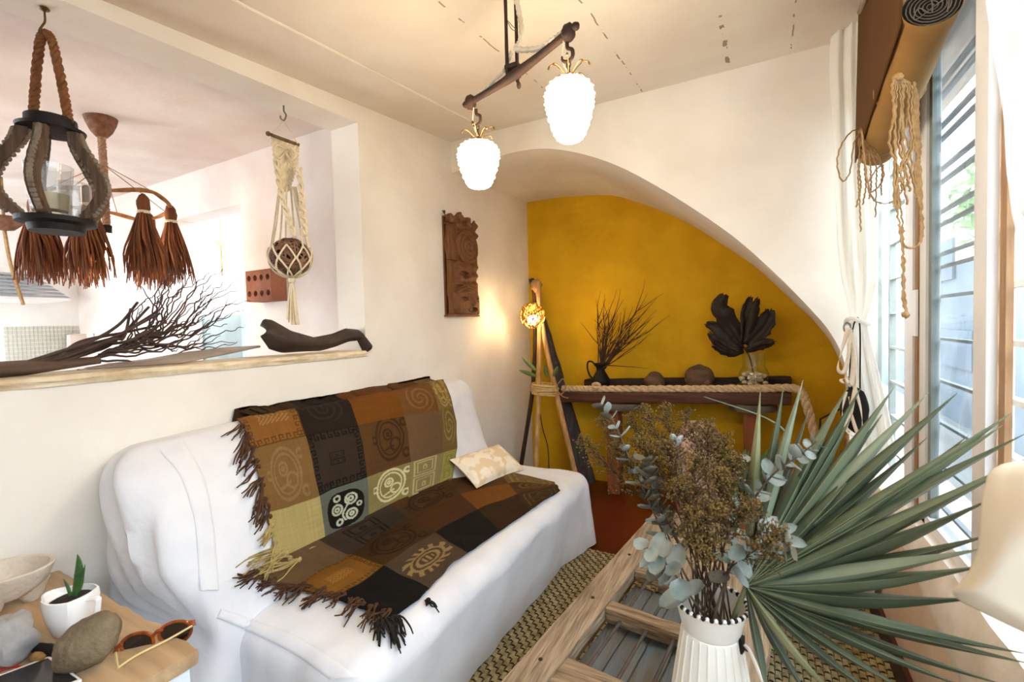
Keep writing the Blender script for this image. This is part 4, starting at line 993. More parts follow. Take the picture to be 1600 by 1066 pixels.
fr_ = thing('refrigerator', 'pale blue cabinet door standing in the bright room beyond the kitchen doorway', 'cabinet', ((x0+x1)/2, fy+.3, 0))
M().rbox((x0, fy, 0), (x1, fy+.35, ay(340, 492, fy).z), .02, 4).build('body', blue_k, fr_); M().box((x0+.05, fy-.008, .1), (x0+.06, fy, ay(340, 498, fy).z)).build('door_gap', mat('grey_gap', '#8d9a9c'), fr_)
lc_ = ay(345, 380, 2.5); pl_ = thing('pendant_lamp', 'small cream cup pendant on a cord beyond the kitchen doorway', 'pendant lamp', lc_)
M().lathe(lc_, [(0, -.035), (.02, -.03), (.05, .0), (.058, .014), (.02, .018)], 18).build('cup', mat('cream_cup', '#d9c9a6', '#c4b189'), pl_); M().tube([lc_+V((0, 0, -.035)), lc_+V((0, 0, -.30))], .009, 6).build('cord', jute, pl_); M().tube([lc_+V((0, 0, .02)), V((lc_.x, lc_.y, 2.66))], .006, 6).build('hanging_rod', jute, pl_)
gx = ay(325, 441, 2.93); tag(M().rbox((gx.x-.06, 2.90, gx.z-.07), (gx.x+.06, 2.949, gx.z+.07), .01, 3).build('meter_box', mat('pale_grey', '#c3c6c6')), 'pale grey box on the white wall beyond the kitchen doorway', 'box')
# range hood, tile splashback, counter and small things on the far kitchen wall
hd = thing('range_hood', 'grey ribbed metal hood over the far kitchen counter', 'range hood', (FX+.3, ax(50, 465, FX+.3).y, ax(50, 465, FX+.5).z))
ya, yb = ax(-60, 450, FX+.45).y, ax(103, 460, FX+.45).y; z0, z1 = ax(60, 466, FX+.45).z, ax(60, 428, FX+.2).z
hm_ = M(); nR = 7
for k in range(nR):
    t0, t1 = k/nR, (k+1)/nR; xa, xb = lerp(FX+.55, FX+.25, t0), lerp(FX+.55, FX+.25, t1); za, zb = lerp(z0, z1, t0), lerp(z0, z1, t1)
    M().add([(xa,ya,za),(xa,yb-.15*t0,za),(xb,yb-.15*t1,zb-.01),(xb,ya,zb-.01),(xa-.03,ya,za),(xa-.03,yb-.15*t0,za),(xb-.03,yb-.15*t1,zb-.01),(xb-.03,ya,zb-.01)], [(0,1,2,3),(7,6,5,4),(0,4,5,1),(1,5,6,2),(2,6,7,3),(3,7,4,0)]).build('slat', mat('grey_slat', '#8f9599', '#a9adb0', .5, 8) if k == 0 else bpy.data.materials['grey_slat'], hd)
M().box((FX, ya, z0-.02), (FX+.56, yb, z0-.0)).build('underside', white_k, hd); M().box((FX, ya, z0), (FX+.24, yb-.1, z1+.05)).build('housing', white_k, hd)
p0, p1 = ax(8, 560, FX), ax(130, 508, FX); tiles = thing('tile_splashback', None, None); tag(tiles, 'pale mosaic tile splashback on the far kitchen wall below the hood', 'splashback'); tiles.location = p0
tm_ = mat('pale_mosaic', '#d8d6c8', '#c4c3b2', .3, 5, bump=.1); na, nb = 20, 9; zz0, zz1 = p0.z-.05, p1.z
for i in range(na):
    for j in range(nb):
        y0 = lerp(p0.y, p1.y, i/na); y1 = lerp(p0.y, p1.y, (i+1)/na)-.008; za = lerp(zz0, zz1, j/nb); zb = lerp(zz0, zz1, (j+1)/nb)-.008
        M().box((FX+.001, y0, za), (FX+.008+.004*random.random(), y1, zb)).build('tile', tm_, tiles, flat=True)
cnt = M().rbox((FX+.01, -1.2, .0), (FX+.6, min(p1.y+.9, KE-.02), zz0-.01), .01, 4)
tag(cnt.build('kitchen_counter', white_k), 'white kitchen counter along the far kitchen wall', 'counter')
sk = ax(130, 528, FX+.1); tag(M().rbox((sk.x-.05, sk.y-.11, zz0), (sk.x+.05, sk.y+.10, zz0+.24), .02, 4).rbox((sk.x+.045, sk.y-.06, zz0+.08), (sk.x+.06, sk.y+.06, zz0+.16), .008, 3).build('storage_tin', mat('pale_pink_tin', '#e2cfc8', '#d6bfb6')), 'pale pinkish tin on the far kitchen counter beside the tiles', 'tin')
kt = ax(166, 545, FX+.3); kt = V((kt.x, kt.y, zz0)); pot = thing('coffee_pot', 'small grey stovetop coffee pot on the far kitchen counter', 'coffee pot', kt); steel = mat('grey_steel', '#9c9a98', '#7c7a78', .35, 8, metal=.6)
M().lathe(kt, [(0, 0), (.09, 0), (.07, .10), (.065, .12), (.09, .24), (.0, .27)], 8).blob(kt+V((0, 0, .29)), (.018,)*3).build('body', steel, pot); M().tube(smoothpath([kt+V((0, .08, .23)), kt+V((0, .16, .22)), kt+V((0, .15, .1))], 10), .012, 5).build('handle', blacki, pot)
pz = ay(8, 345, .75); px_ = ax(6, 345, -4.6); pd = thing('pendant_lamp', 'reddish wooden cup pendant on a cord at the left edge behind the lantern', 'pendant lamp', px_)
M().lathe(px_, [(0, -.07), (.05, -.06), (.11, 0), (.12, .02), (0, .03)], 18).build('cup', bpy.data.materials['turned_wood'], pd); M().tube(smoothpath([px_+V((0, 0, -.07)), px_+V((0, .02, -.3)), px_+V((0, .07, -.58))], 14), .012, 6).build('cord', jute, pd); M().tube([px_+V((0, 0, .02)), V((px_.x, px_.y, kz(px_.y)+.02))], .01, 6).build('hanging_rod', jute, pd)
# ------------------------------------------------------------------ outside the windows
tag(M().box((2.2, -4, -.1), (2.35, 14, 2.0)).build('garden_wall', mat('grey_garden_wall', '#636b71', '#4c555c', .9, 1.2), None, flat=True), 'grey garden wall seen dimly through the window panes', 'wall', kind='structure')
ow = ax(1470, 470, 3.98)
for k, (px, py, w_, h_) in enumerate(((1468, 410, 1.0, .9), (1490, 545, 1.2, .8))):
    p = ax(px, py, 2.17); tag(M().rbox((2.16, p.y-w_*.5, p.z-h_*.3), (2.2, p.y+w_*.5, p.z+h_*.3), .01, 3).build('wall_patch', mat('grey_wall_patch', '#59636a', '#4c565e', .9, 2)), ['upper grey square patch on the garden wall behind the glass', 'lower grey square patch on the garden wall behind the glass'][k], 'wall patch', kind='structure')
struct('ground', M().box((.75, -4, -.15), (5, 16, -.05)), mat('grey_paving', '#7f7d78', '#6b6965', .9, 2))
gf = mat('garden_leaf', '#7f9a5a', '#5d7a40', .7, 5); rng = random.Random(5)
tree_ = thing('garden_shrub', 'light green shrub behind the garden wall, seen through the top of the window', 'shrub', (3.2, 9.0, 0))
M().tube([V((3.2, 9.0, 0)), V((3.25, 8.9, 1.6)), V((3.2, 9.0, 2.9))], [.08, .06, .03], 8).build('trunk', twig_m, tree_)
lm = M()
for k in range(700):
    d = V((rng.gauss(0, 1), rng.gauss(0, 1), rng.gauss(0, .8))).normalized()*rng.uniform(.5, 1); c = V((3.2, 9.0, 3.1))+V((d.x*.6, d.y*2.2, d.z*.9)); a = V((rng.gauss(0, 1), rng.gauss(0, 1), rng.gauss(0, 1))).normalized(); b = a.orthogonal().normalized()
    lm.add([c-a*.13, c+b*.05, c+a*.13, c-b*.05], [(0, 1, 2, 3)])
tag(lm.build('foliage', gf, tree_), kind='stuff')
# ------------------------------------------------------------------ woven straw rug
RZ = .012
rug = thing('straw_rug', 'woven straw mat with a dark bound edge on the red floor under the table', 'rug', (-.3, 1, 0))
straw = mat('straw_weave', '#b3a37a', '#84744c', .85, 30, bump=.3, bscale=120, contrast=(.35, .7)); straw_d = mat('rug_binding', '#3d2c1d', '#2a1d13', .9, 20)
M().box((-1.0, -.4, .001), (.455, 2.57, RZ-.006)).build('backing', mat('rug_backing', '#5d4d30', '#4a3c24', .9, 20), rug)
for lo, hi in (((.425, -.4, .001), (.462, 2.57, RZ+.004)),): M().box(lo, hi).build('edge_binding', straw_d, rug)
wv = M(); nx, ny_ = 62, 128; sx, sy = (.43+1.0)/nx, (2.565+.4)/ny_
for i in range(nx):
    for j in range(ny_):
        if j*sy-.4 < .55: continue
        x0, y0 = -1.0+i*sx, -.4+j*sy; al = (i+j) % 2; h = .009; vs = []
        for k in range(4):
            t = k/3
            z = RZ-.005+h*sin(pi*(.12+.76*t))
            if al: vs += [(x0+sx*t, y0+sy*.09, z), (x0+sx*t, y0+sy*.91, z)]
            else: vs += [(x0+sx*.09, y0+sy*t, z), (x0+sx*.91, y0+sy*t, z)]
        wv.add(vs, [(0, 2, 3, 1) if al else (0, 1, 3, 2), (2, 4, 5, 3) if al else (2, 3, 5, 4), (4, 6, 7, 5) if al else (4, 5, 7, 6)])
tag(wv.build('weave', straw, rug), kind='stuff')
# ------------------------------------------------------------------ coffee table made of an old shutter
TZ = .40
to = az(790, 1055, TZ); tf = az(1008, 815, TZ); ty_ = (tf-to); ty_.z = 0; ty_.normalize(); txx = V((ty_.y, -ty_.x, 0))
def T(a, b, z=0): return V((to.x, to.y, 0))+txx*a+ty_*b+V((0, 0, TZ+z))
old = wood('weathered_old_wood', '#b09a7e', '#7a6650', 1, 7, .9, .9); old2 = wood('weathered_old_wood_cross', '#ab9273', '#6f5a43', 0, 7, .9, .9)
blue_b = wood('flaking_blue_board', '#6e6354', '#67747a', 1, 5, .85, .6)
ct = thing('coffee_table', 'low coffee table made from an old weathered shutter with iron bars', 'coffee table', (T(.3, .6).x, T(.3, .6).y, 0))
def plank(a0, a1, b0, b1, z0, z1, m, name, seg=(4, 24, 3), wob=.004, skew=0):
    def d(p):
        a, b, z = p
        q = T(a+skew*(b-b0), b, z); e = wob*nz((q.x*6, q.y*6, z*3), 2)+.5*wob*nz((q.x*22, q.y*22, z*9), 1)
        return q+txx*e*.8+V((0, 0, .5*e if z > z0+.01 else 0))
    return M().rbox((a0, b0, z0), (a1, b1, z1), .005, seg, d).build(name, m, ct, 35)
TL, TWd = 1.32, .58
plank(0, .105, -.04, TL, -.045, 0, old, 'stile', (5, 40, 3)); plank(TWd-.105, TWd, -.04, TL, -.045, 0, old, 'stile', (5, 40, 3))
plank(.105, TWd-.105, -.04, .16, -.045, -.004, old2, 'rail', (24, 8, 3), .007); plank(.105, TWd-.105, .42, .475, -.05, -.002, old2, 'rail', (24, 6, 4), .007)
plank(.105, TWd-.105, .70, .75, -.045, -.006, old2, 'rail', (24, 6, 3), .006)
for k in range(3): plank(.105+k*.124, .105+k*.124+.119, .752, TL, -.04, -.006-.003*k, old, 'plank', (5, 24, 3), .004)
for k in range(5): plank(.10+k*.076, .10+k*.076+.073, .10, .72, -.085, -.07, blue_b, 'under_board', (4, 20, 2), .003)
for k in range(4):
    a = .16+k*.085; M().tube([T(a+.002*k, .10, -.028), T(a, .44, -.03), T(a-.003, .74, -.028)], .0055, 7).build('iron_bar', mat('rusted_bar', '#5d5046', '#453a33', .7, 20, bump=.4) if 'rusted_bar' not in bpy.data.materials else bpy.data.materials['rusted_bar'], ct)
for a, b in ((.05, .10), (.05, .45), (.05, .80), (.05, 1.15), (.16, .06), (.53, .1), (.53, .45), (.16, .8)):
    M().lathe(T(a, b, -.001), [(.0065, 0), (.006, .004), (0, .005)], 8).build('nail', iron, ct)
for a, b in ((.03, .0), (TWd-.09, .0), (.03, TL-.1), (TWd-.09, TL-.1)):
    plank(a, a+.06, b, b+.06, -TZ+.014, -.045, old, 'leg', (3, 3, 10), .004)
plank(.03, TWd-.03, .04, .07, -.13, -.045, old2, 'apron', (16, 2, 3)); plank(.03, TWd-.03, TL-.07, TL-.04, -.13, -.045, old2, 'apron', (16, 2, 3))
plank(.03, .06, .06, TL-.08, -.13, -.086, old, 'apron', (2, 20, 3)); plank(TWd-.06, TWd-.03, .06, TL-.08, -.13, -.086, old, 'apron', (2, 20, 3))
# ------------------------------------------------------------------ white ribbed metal jug with dried bouquet
vx, vy = -.112, 1.19; vz = TZ+.001
jug = thing('metal_jug', 'white ribbed metal jug with a striped rope rim standing on the old shutter table', 'jug', (vx, vy, vz))
enam = mat('cream_enamel', '#efece4', '#e6e0d2', .45, 6, bump=.08, bscale=20); VT = .665
M().lathe((vx, vy, vz), [(0, 0), (.094, 0), (.096, .01), (.067, .195), (.064, .198), (0, .2)], 24, lambda g, f, r: r).build('ribbed_body', enam, jug, 8)
for k in range(24):
    g = 2*pi*k/24; M().tube([V((vx+.0955*cos(g), vy+.0955*sin(g), vz+.012)), V((vx+.0672*cos(g), vy+.0672*sin(g), vz+.193))], .0022, 4).build('rib', enam, jug)
M().lathe((vx, vy, vz), [(.064, .196), (.066, .198), (.068, .205), (.082, .262), (.0795, .262), (.066, .206), (0, .205)], 48).build('collar', enam, jug)
rb = M(); rb2 = M()
for k in range(56):
    g = 2*pi*k/56; (rb if k % 2 else rb2).blob((vx+.081*cos(g), vy+.081*sin(g), vz+.264), (.0058,)*3, 1, 0, 1, 6, 5)
rb.build('rim_beads', blacki, jug); rb2.build('rim_beads', enam, jug)
hd_ = V((.97, -.25, 0)); hw = M().tube(smoothpath([V((vx, vy, vz+.19))+hd_*.075, V((vx, vy, vz+.175))+hd_*.09, V((vx, vy, vz+.11))+hd_*.118, V((vx, vy, vz+.085))+hd_*.12, V((vx, vy, vz+.082))+hd_*.088], 20), .004, 7); hw.build('handle', enam, jug)
M().beam(V((vx, vy, vz+.17))+hd_*.070, V((vx, vy, vz+.205))+hd_*.07, .02, .008, hd_).build('handle_lug', blacki, jug)
mouth = V((vx, vy, vz+.21))
def inm(k): a = k*2.39; r = .05*sqrt((k % 9)/9); return mouth+V((r*cos(a), r*sin(a), 0))
# eucalyptus
euc = mat('eucalyptus_leaf', '#a9b0a8', '#747d76', .55, 14, bump=.1, sss=0); euc_d = mat('eucalyptus_leaf_brown', '#726a58', '#5b5545', .6, 14, bump=.1); eust = mat('eucalyptus_stem', '#6b5a45', '#4a3c2c', .8, 20)
def leafdisk(mb, c, d, up, L, W, cupv=.25):
    d = d.normalized(); s_ = d.cross(up); s_ = s_.normalized() if s_.length > .01 else d.orthogonal().normalized(); n_ = s_.cross(d)
    def f(u, v):
        a = u*2-1; w_ = W*sqrt(max(0, 1-(2*v-1)**2))**1.0*(1.12-.3*v)
        return c+d*(L*v)+s_*(a*w_/2)+n_*(cupv*W*(a*a*.5+(v-.5)**2*.8))
    return mb.grid(f, 4, 6)
EU = [('tall eucalyptus stem leaning far left over the sofa end', [(1085, 930), (1045, 850), (1012, 780), (985, 720), (962, 665), (938, 630)], (1.17, 1.28), 13, .034, euc, 900),
      ('short eucalyptus stem with broad drooping leaves at the left rim of the jug', [(1082, 935), (1060, 905), (1035, 875), (1012, 858)], (1.14, 1.02), 8, .052, euc, 1),
      ('eucalyptus stem bending right with hanging narrow leaves above the palm base', [(1112, 930), (1140, 890), (1170, 850), (1205, 832), (1236, 850)], (1.18, 1.06), 14, .046, euc, 2),
      ('eucalyptus stem rising right in front of the palm fan with curled tip', [(1118, 920), (1150, 830), (1185, 770), (1215, 735), (1245, 715), (1276, 690)], (1.2, 1.2), 13, .036, euc, 3),
      ('thin eucalyptus stem in the middle of the dried brown flowers', [(1100, 920), (1085, 830), (1068, 750), (1058, 700), (1056, 690)], (1.22, 1.32), 8, .026, euc, 4),
      ('eucalyptus stem with brownish round leaves left of the jug centre', [(1095, 930), (1062, 850), (1030, 790), (1015, 750), (1008, 720)], (1.2, 1.2), 12, .044, euc_d, 5),
      ('eucalyptus stem behind the jug with leaves against the palm base', [(1115, 925), (1135, 840), (1160, 780), (1172, 720)], (1.24, 1.32), 10, .032, euc, 6)]
rng = random.Random(21)
for lab, pxs, (ya, yb), nl, ls, lm_, sd in EU:
    n_ = len(pxs); P = [inm(sd)]+[ay(px, py, lerp(ya, yb, (i+1)/n_)) for i, (px, py) in enumerate(pxs[1:])]
    Q = smoothpath(P, 40); es = thing('eucalyptus_stem', lab, 'eucalyptus', P[0], 'eucalyptus in the white jug')
    M().tube(Q, [lerp(.0032, .0014, i/40) for i in range(41)], 6).build('stem', eust, es)
    for k in range(nl):
        i = int(lerp(9, 39, k/(nl-1))); t = (Q[min(40, i+1)]-Q[i-1]).normalized(); a0 = k*1.57+rng.uniform(-.3, .3); o = t.orthogonal().normalized(); b = t.cross(o)
        for sg in (0, pi):
            dd = o*cos(a0+sg)+b*sin(a0+sg); droop = V((0, 0, -.5 if 'droop' in lab or 'hanging' in lab else .1)); L = ls*1.25*rng.uniform(.75, 1.2)*(1-.35*k/nl)
            leafdisk(M(), Q[i]+dd*.002, (dd+t*.5+droop+V((rng.uniform(-.3, .3),)*3)), t+V((rng.uniform(-.4, .4), rng.uniform(-.4, .4), .2)), L, L*(.55 if 'narrow' in lab else .82)).build('leaf', lm_ if rng.random() < .86 else euc_d, es, 80)
# dried brown flowers
dfm = mat('dried_brown_floret', '#80642f', '#4b381b', .9, 30, bump=.3); dst = mat('dried_stem', '#4a3524', '#33241a', .9, 20)
DF = [((912, 690), 1.34), ((945, 660), 1.38), ((985, 655), 1.4), ((1010, 640), 1.36), ((1040, 642), 1.4), ((1075, 650), 1.36), ((1105, 665), 1.34), ((1000, 690), 1.25), ((1040, 700), 1.24), ((1085, 720), 1.16), ((1120, 740), 1.14), ((1150, 720), 1.25), ((1110, 790), 1.08), ((1060, 760), 1.12), ((1170, 790), 1.12), ((1085, 810), 1.06), ((1130, 690), 1.3), ((1215, 838), 1.08), ((960, 700), 1.3), ((1100, 850), 1.08)]
for k, (pq, yy) in enumerate(DF):
    tip = ay(*pq, yy); b0 = inm(k+3); lean = V((tip.x-b0.x, tip.y-b0.y, 0))
    Q = smoothpath([b0, b0.lerp(tip, .45)-lean*.12+V((0, 0, .02)), b0.lerp(tip, .8)-lean*.04+V((0, 0, .012)), tip], 24)
    ds = thing('dried_flower_stem', 'feathery stem of tiny dried brown flowers in the white jug', 'dried flower', b0, 'dried brown flowers in the white jug')
    M().tube(Q, [lerp(.0022, .0009, i/24) for i in range(25)], 5).build('stem', dst, ds)
    fl = M(); fs_ = M()
    for i in range(12, 25):
        for r_ in range(4):
            a = rng.uniform(0, 6.28); L = .075*(1.15-.75*(i-12)/12)*rng.uniform(.6, 1.1); t = (Q[min(24, i+1)]-Q[i-1]).normalized(); o = t.orthogonal().normalized(); b = t.cross(o)
            d = (o*cos(a)+b*sin(a)+t*.75+V((0, 0, .15))).normalized(); e = Q[i]+d*L; m_ = Q[i].lerp(e, .55)+t*.008
            fs_.tube([Q[i], m_, e], [.0009, .0007, .0005], 3, caps=False)
            for j in range(9):
                p = polyat([Q[i], m_, e], .25+.75*j/8)+V((rng.gauss(0, .0035), rng.gauss(0, .0035), rng.gauss(0, .0035))); r1 = rng.uniform(.0018, .0036); q = V((rng.gauss(0, 1), rng.gauss(0, 1), rng.gauss(0, 1))).normalized(); s1 = q.orthogonal().normalized()*r1; s2 = q.cross(s1)
                fl.add([p+s1, p-s1, p+s2, p-s2, p+q*r1, p-q*r1], [(0, 2, 4), (2, 1, 4), (1, 3, 4), (3, 0, 4), (2, 0, 5), (1, 2, 5), (3, 1, 5), (0, 3, 5)])
    fs_.build('side_twigs', dst, ds); tag(fl.build('florets', dfm, ds, flat=True), kind='stuff')
# palm fan
palm_m = wood('palm_blade_green', '#6f8376', '#53685c', 1, 3, .5, .15); palm_m = mat('palm_blade_green', '#6a755c', '#47543f', .5, 4, (1, 1, 1), .15, 40); palm_y = mat('palm_edge_straw', '#8f8f6a', '#6c6f4c', .6, 8)
palm_d = mat('palm_blade_dark', '#4c5842', '#333e2e', .5, 4, (1, 1, 1), .15, 40); palm_l = mat('palm_blade_grey', '#86937f', '#66745f', .5, 4, (1, 1, 1), .15, 40)
pc_ = ay(1166, 916, 1.17)
TIPS = [((1188, 612), 1.30), ((1224, 605), 1.32), ((1255, 593), 1.34), ((1326, 603), 1.36), ((1345, 606), 1.33), ((1397, 605), 1.36), ((1450, 615), 1.33), ((1495, 615), 1.30), ((1582, 644), 1.26), ((1568, 664), 1.23), ((1602, 678), 1.20), ((1604, 716), 1.17), ((1552, 778), 1.17), ((1548, 836), 1.14), ((1545, 856), 1.12), ((1540, 884), 1.11), ((1530, 935), 1.09), ((1605, 1022), 1.09), ((1612, 1038), 1.07), ((1575, 1072), 1.05), ((1520, 1078), 1.04), ((1430, 1088), 1.03), ((1375, 1092), 1.02), ((1310, 1092), 1.02), ((1265, 1090), 1.03), ((1200, 1090), 1.04)]
pf = thing('palm_fan', 'large dried green palm fan spreading from the white jug towards the window', 'palm leaf', pc_)
M().tube(smoothpath([mouth+V((.03, 0, -.05)), mouth+V((.05, -.01, .03)), pc_], 12), [.006]*13, 7).build('petiole', palm_y, pf)
def palmblade(tip, k, W=.030):
    d = tip-pc_; L = d.length; view = (pc_+d*.5-CAM).normalized(); s_ = d.cross(view).normalized(); nn = s_.cross(d).normalized(); sag = V((0, 0, -.012*(1 if k > 10 else 0)))+nn*.012*sin(k*2.1)
    tw_ = .5*sin(k*1.7)
    def f(u, v):
        a = u*2-1; w_ = W*(interp([(0, .14), (.12, .42), (.3, .85), (.48, 1), (.68, .72), (.86, .30), (1, .02)], v))
        ss = s_*cos(tw_*v)+nn*sin(tw_*v); n2 = nn*cos(tw_*v)-s_*sin(tw_*v)
        return pc_+d*v+sag*(4*v*(1-v))+ss*(a*w_/2)+n2*(abs(a)*w_*.6)+nn*.008*sin(v*5+k)
    o = M().grid(f, 4, 22).build('leaflet', (palm_y if k in (0, 23) else palm_d if (k > 17 or k % 3 == 1) else palm_l if k % 4 == 2 else palm_m), pf, 30, thick=.0008)
    M().tube([pc_+d*v+sag*(4*v*(1-v))+nn*(.008*sin(v*5+k)-.001) for v in [i/14 for i in range(15)]], [.0010*(1-.8*i/14) for i in range(15)], 4).build('midrib', palm_y, o)
for k, (pq, yy) in enumerate(TIPS):
    palmblade(ay(*pq, yy), k, .034 if 3 <= k <= 16 else .020 if k > 18 else .026)
    if 2 < k < 12:
        q0 = ay(*pq, yy); q1 = ay(*TIPS[k-1][0], TIPS[k-1][1]); mid_ = q0.lerp(q1, .5); palmblade(pc_+(mid_-pc_)*(.80+.12*sin(k*4.3))+FW*.02, k+40, .028)
Q = smoothpath([pc_, ay(1190, 760, 1.28), ay(1228, 690, 1.32), ay(1200, 655, 1.34), ay(1100, 620, 1.36)], 30)
M().tube(Q, [lerp(.006, .0018, i/30) for i in range(31)], 6, flat=.5).build('leaflet', palm_m, pf)
# ------------------------------------------------------------------ curtains
cur_m = sheer('white_cotton_curtain', '#f3f1ec', .04, .45); cur_s = sheer('sheer_white_curtain', '#eef0f2', .5, .4); rib_m = mat('cream_ribbon', '#efe3d2', '#e2d2bb', .8, 10)
cf = thing('curtain', 'white cotton curtain tied with ribbon in the corner beside the arch', 'curtain', ay(1345, 700, 2.5))
CF = [(-25, 1300, 1352), (60, 1297, 1352), (110, 1296, 1354), (260, 1304, 1362), (380, 1308, 1370), (440, 1315, 1369), (475, 1324, 1362), (500, 1329, 1353), (522, 1327, 1358), (580, 1331, 1372), (640, 1337, 1388), (690, 1342, 1398), (712, 1346, 1402)]
def curt(u, v):
    y = lerp(-25, 712, v); x = lerp(interp([(c[0], c[1]) for c in CF], y), interp([(c[0], c[2]) for c in CF], y), u)
    tie = 1-exp(-((y-502)/70)**2)*.8
    return ay(x, y, lerp(2.53, 2.42, u)+.016*tie*sin(u*17+v*2+1.2*sin(v*5))+.005*tie*sin(u*37+v*9))
M().grid(curt, 60, 110).build('drape', cur_m, cf, 80, thick=.002)
tk = ay(1341, 502, 2.44); M().tube([tk+V((.043*cos(g), .05*sin(g), .012*sin(g*2))) for g in [2*pi*i/30 for i in range(30)]], .009, 6, closed=True).build('tie_band', cur_m, cf)
M().tube([ay(1324, 512, 2.42)+V((.012*cos(g), .004, .02*sin(g))) for g in [2*pi*i/20 for i in range(20)]], .004, 5, closed=True).build('tie_ring', steel, cf)
def ribbon(par, pts, w_, m=rib_m, name='ribbon'):
    P = smoothpath(pts, 30)
    def f(u, v):
        i = min(29, int(v*30)); t = (P[i+1]-P[i]).normalized(); s_ = (t.cross(V((.2, 1, .1)))).normalized()
        s_ = (s_*cos(v*5)+V((0, 1, 0))*sin(v*5)*.6); return P[min(30, round(v*30))]+s_*((u-.5)*w_)
    return M().grid(f, 2, 30).build(name, m, par, 80, thick=.001)
for pts, w_ in (([(1326, 512), (1316, 545), (1309, 575), (1318, 582), (1325, 560), (1327, 520)], .018), ([(1328, 515), (1326, 560), (1322, 590), (1330, 600), (1334, 560), (1331, 520)], .02), ([(1330, 520), (1337, 570), (1336, 600), (1330, 640), (1322, 670), (1332, 682)], .016),
                ([(1326, 590), (1314, 594), (1320, 600)], .012), ([(1334, 600), (1345, 640), (1347, 670), (1340, 676), (1331, 650), (1326, 620)], .014), ([(1322, 612), (1316, 645), (1322, 668), (1334, 676)], .012)):
    ribbon(cf, [ay(px, py, 2.405-.004*i) for i, (px, py) in enumerate(pts)], w_)
bgp = ay(1335, 640, 2.46); bag = thing('dark_bag', 'small dark drawstring bag hanging among the curtain ribbons', 'bag', ay(1335, 688, 2.46))
M().blob(bgp, (.052, .03, .10), 3, .08, 2, 18, 14).build('pouch', blacki, bag); M().tube(smoothpath([bgp+V((-.02, 0, .09)), tk+V((-.02, 0, -.04)), tk+V((.0, -.03, -.005)), bgp+V((.02, 0, .09))], 20), .003, 5).build('drawstring', blacki, bag)
wbk = thing('wire_bracket', 'thin black wire bracket sticking out beside the tied curtain', 'bracket', ay(1312, 645, 2.66))
M().tube([ay(1330, 630, 2.66), ay(1282, 655, 2.70), ay(1279, 700, 2.70)], .005, 6).build('wire_arm', blacki, wbk)
M().lathe(ay(1330, 630, 2.66), [(.0, -.012), (.014, -.008), (.014, .008), (0, .012)], 10).build('wall_plate', blacki, wbk)
cur_b = sheer('shaded_gathered_curtain', '#e6dac6', 0, .22)  # white curtain's bulge tinted beige, its shadow put into the colour
cn = thing('curtain', 'sheer white curtain at the near right edge, gathered into a soft bulge', 'curtain', ad(1600, 985, .74))
LE = [(-40, 1534), (60, 1538), (130, 1545), (270, 1561), (330, 1574), (400, 1596), (480, 1622), (700, 1640)]
def sheet(u, v):
    y = lerp(-40, 700, v); x = interp([(a, b) for a, b in LE], y)+u*lerp(330, 120, v)
    fold = .012*sin(u*26+v*3)+.006*sin(u*60+v*6)
    return ax(x, y, .41)+V((fold, 0, 0))
M().grid(sheet, 50, 60).build('sheer_panel', cur_s, cn, 80)
BE = [(722, 1592), (728, 1562), (740, 1546), (770, 1538), (800, 1534), (860, 1530), (895, 1516), (915, 1500), (926, 1487), (938, 1500), (955, 1535), (975, 1575), (995, 1620)]
def belly(u, v):
    y = lerp(722, 995, v); x0 = interp(BE, y); x1 = 1760; a = u
    x = lerp(x0, x1, a); bulge = sin(pi*min(1, a*1.25+.05))**.6*sin(pi*min(1, max(0, v*.9+.08)))**.5
    return ad(x, y, .80-.13*bulge+.008*sin(v*7+a*6)+.006*sin(a*13-v*4))
M().grid(belly, 50, 50).build('gathered_bulge', cur_b, cn, 80, thick=.004)
# ------------------------------------------------------------------ roll-up burlap blind with jute cords
BXX = .41; P0 = ax(1368, 236, BXX); P1 = ax(1456, 8, BXX); RR = .064
burl = mat('burlap_roll', '#a87f48', '#8d6634', .9, 5, (1, 1, 1), .5, 220, bdist=.002); burl_t = sheer('shaded_burlap_hanging', '#6e4620', 0, .35)  # hanging part gets a darker brown than the roll, standing for its backlit shade
bl = thing('roll_up_blind', 'brown burlap blind rolled up above the window and tied with jute cords', 'blind', P0)
dB = (P1-P0).normalized(); aB = V((1, 0, 0)); aB = (aB-dB*aB.dot(dB)).normalized(); bB = dB.cross(aB)
M().tube([P0.lerp(P1, i/16)+V((0, 0, -.012*sin(pi*i/16))) for i in range(17)], [RR*(.98+.02*sin(i*1.3)) for i in range(17)], 28, caps=False).build('cloth_roll', burl, bl)
for q, sg in ((P0, -1), (P1, 1)):
    M().add([q+aB*(cos(2*pi*i/28)*RR*.96)+bB*(sin(2*pi*i/28)*RR*.96)-dB*(sg*.006) for i in range(28)], [tuple(range(28)) if sg < 0 else tuple(range(27, -1, -1))]).build('roll_end', blacki, bl)
sp2 = M(); sp2.tube([P1+aB*(cos(i*.33)*RR*(.08+.88*i/120))+bB*(sin(i*.33)*RR*(.08+.88*i/120))-dB*.003 for i in range(121)], .0014, 4)
sp2.tube(smoothpath([P1+aB*(random.uniform(-.04, .04))+bB*random.uniform(-.05, .05)+dB*.002 for i in range(9)], 60), .0014, 4)
sp2.build('roll_spiral', mat('pale_thread', '#7d7468', '#5d554b', .9, 20), bl)
def hang(u, v):
    q = P0.lerp(P1, u); t = V((BXX-RR-.002, q.y, q.z-.035)); return V((t.x+.012*v+.01*sin(u*7)*v, t.y, lerp(t.z, cz(q.y)-.01, v)))
M().grid(hang, 24, 20).build('hanging_cloth', burl_t, bl, 80, thick=.004)
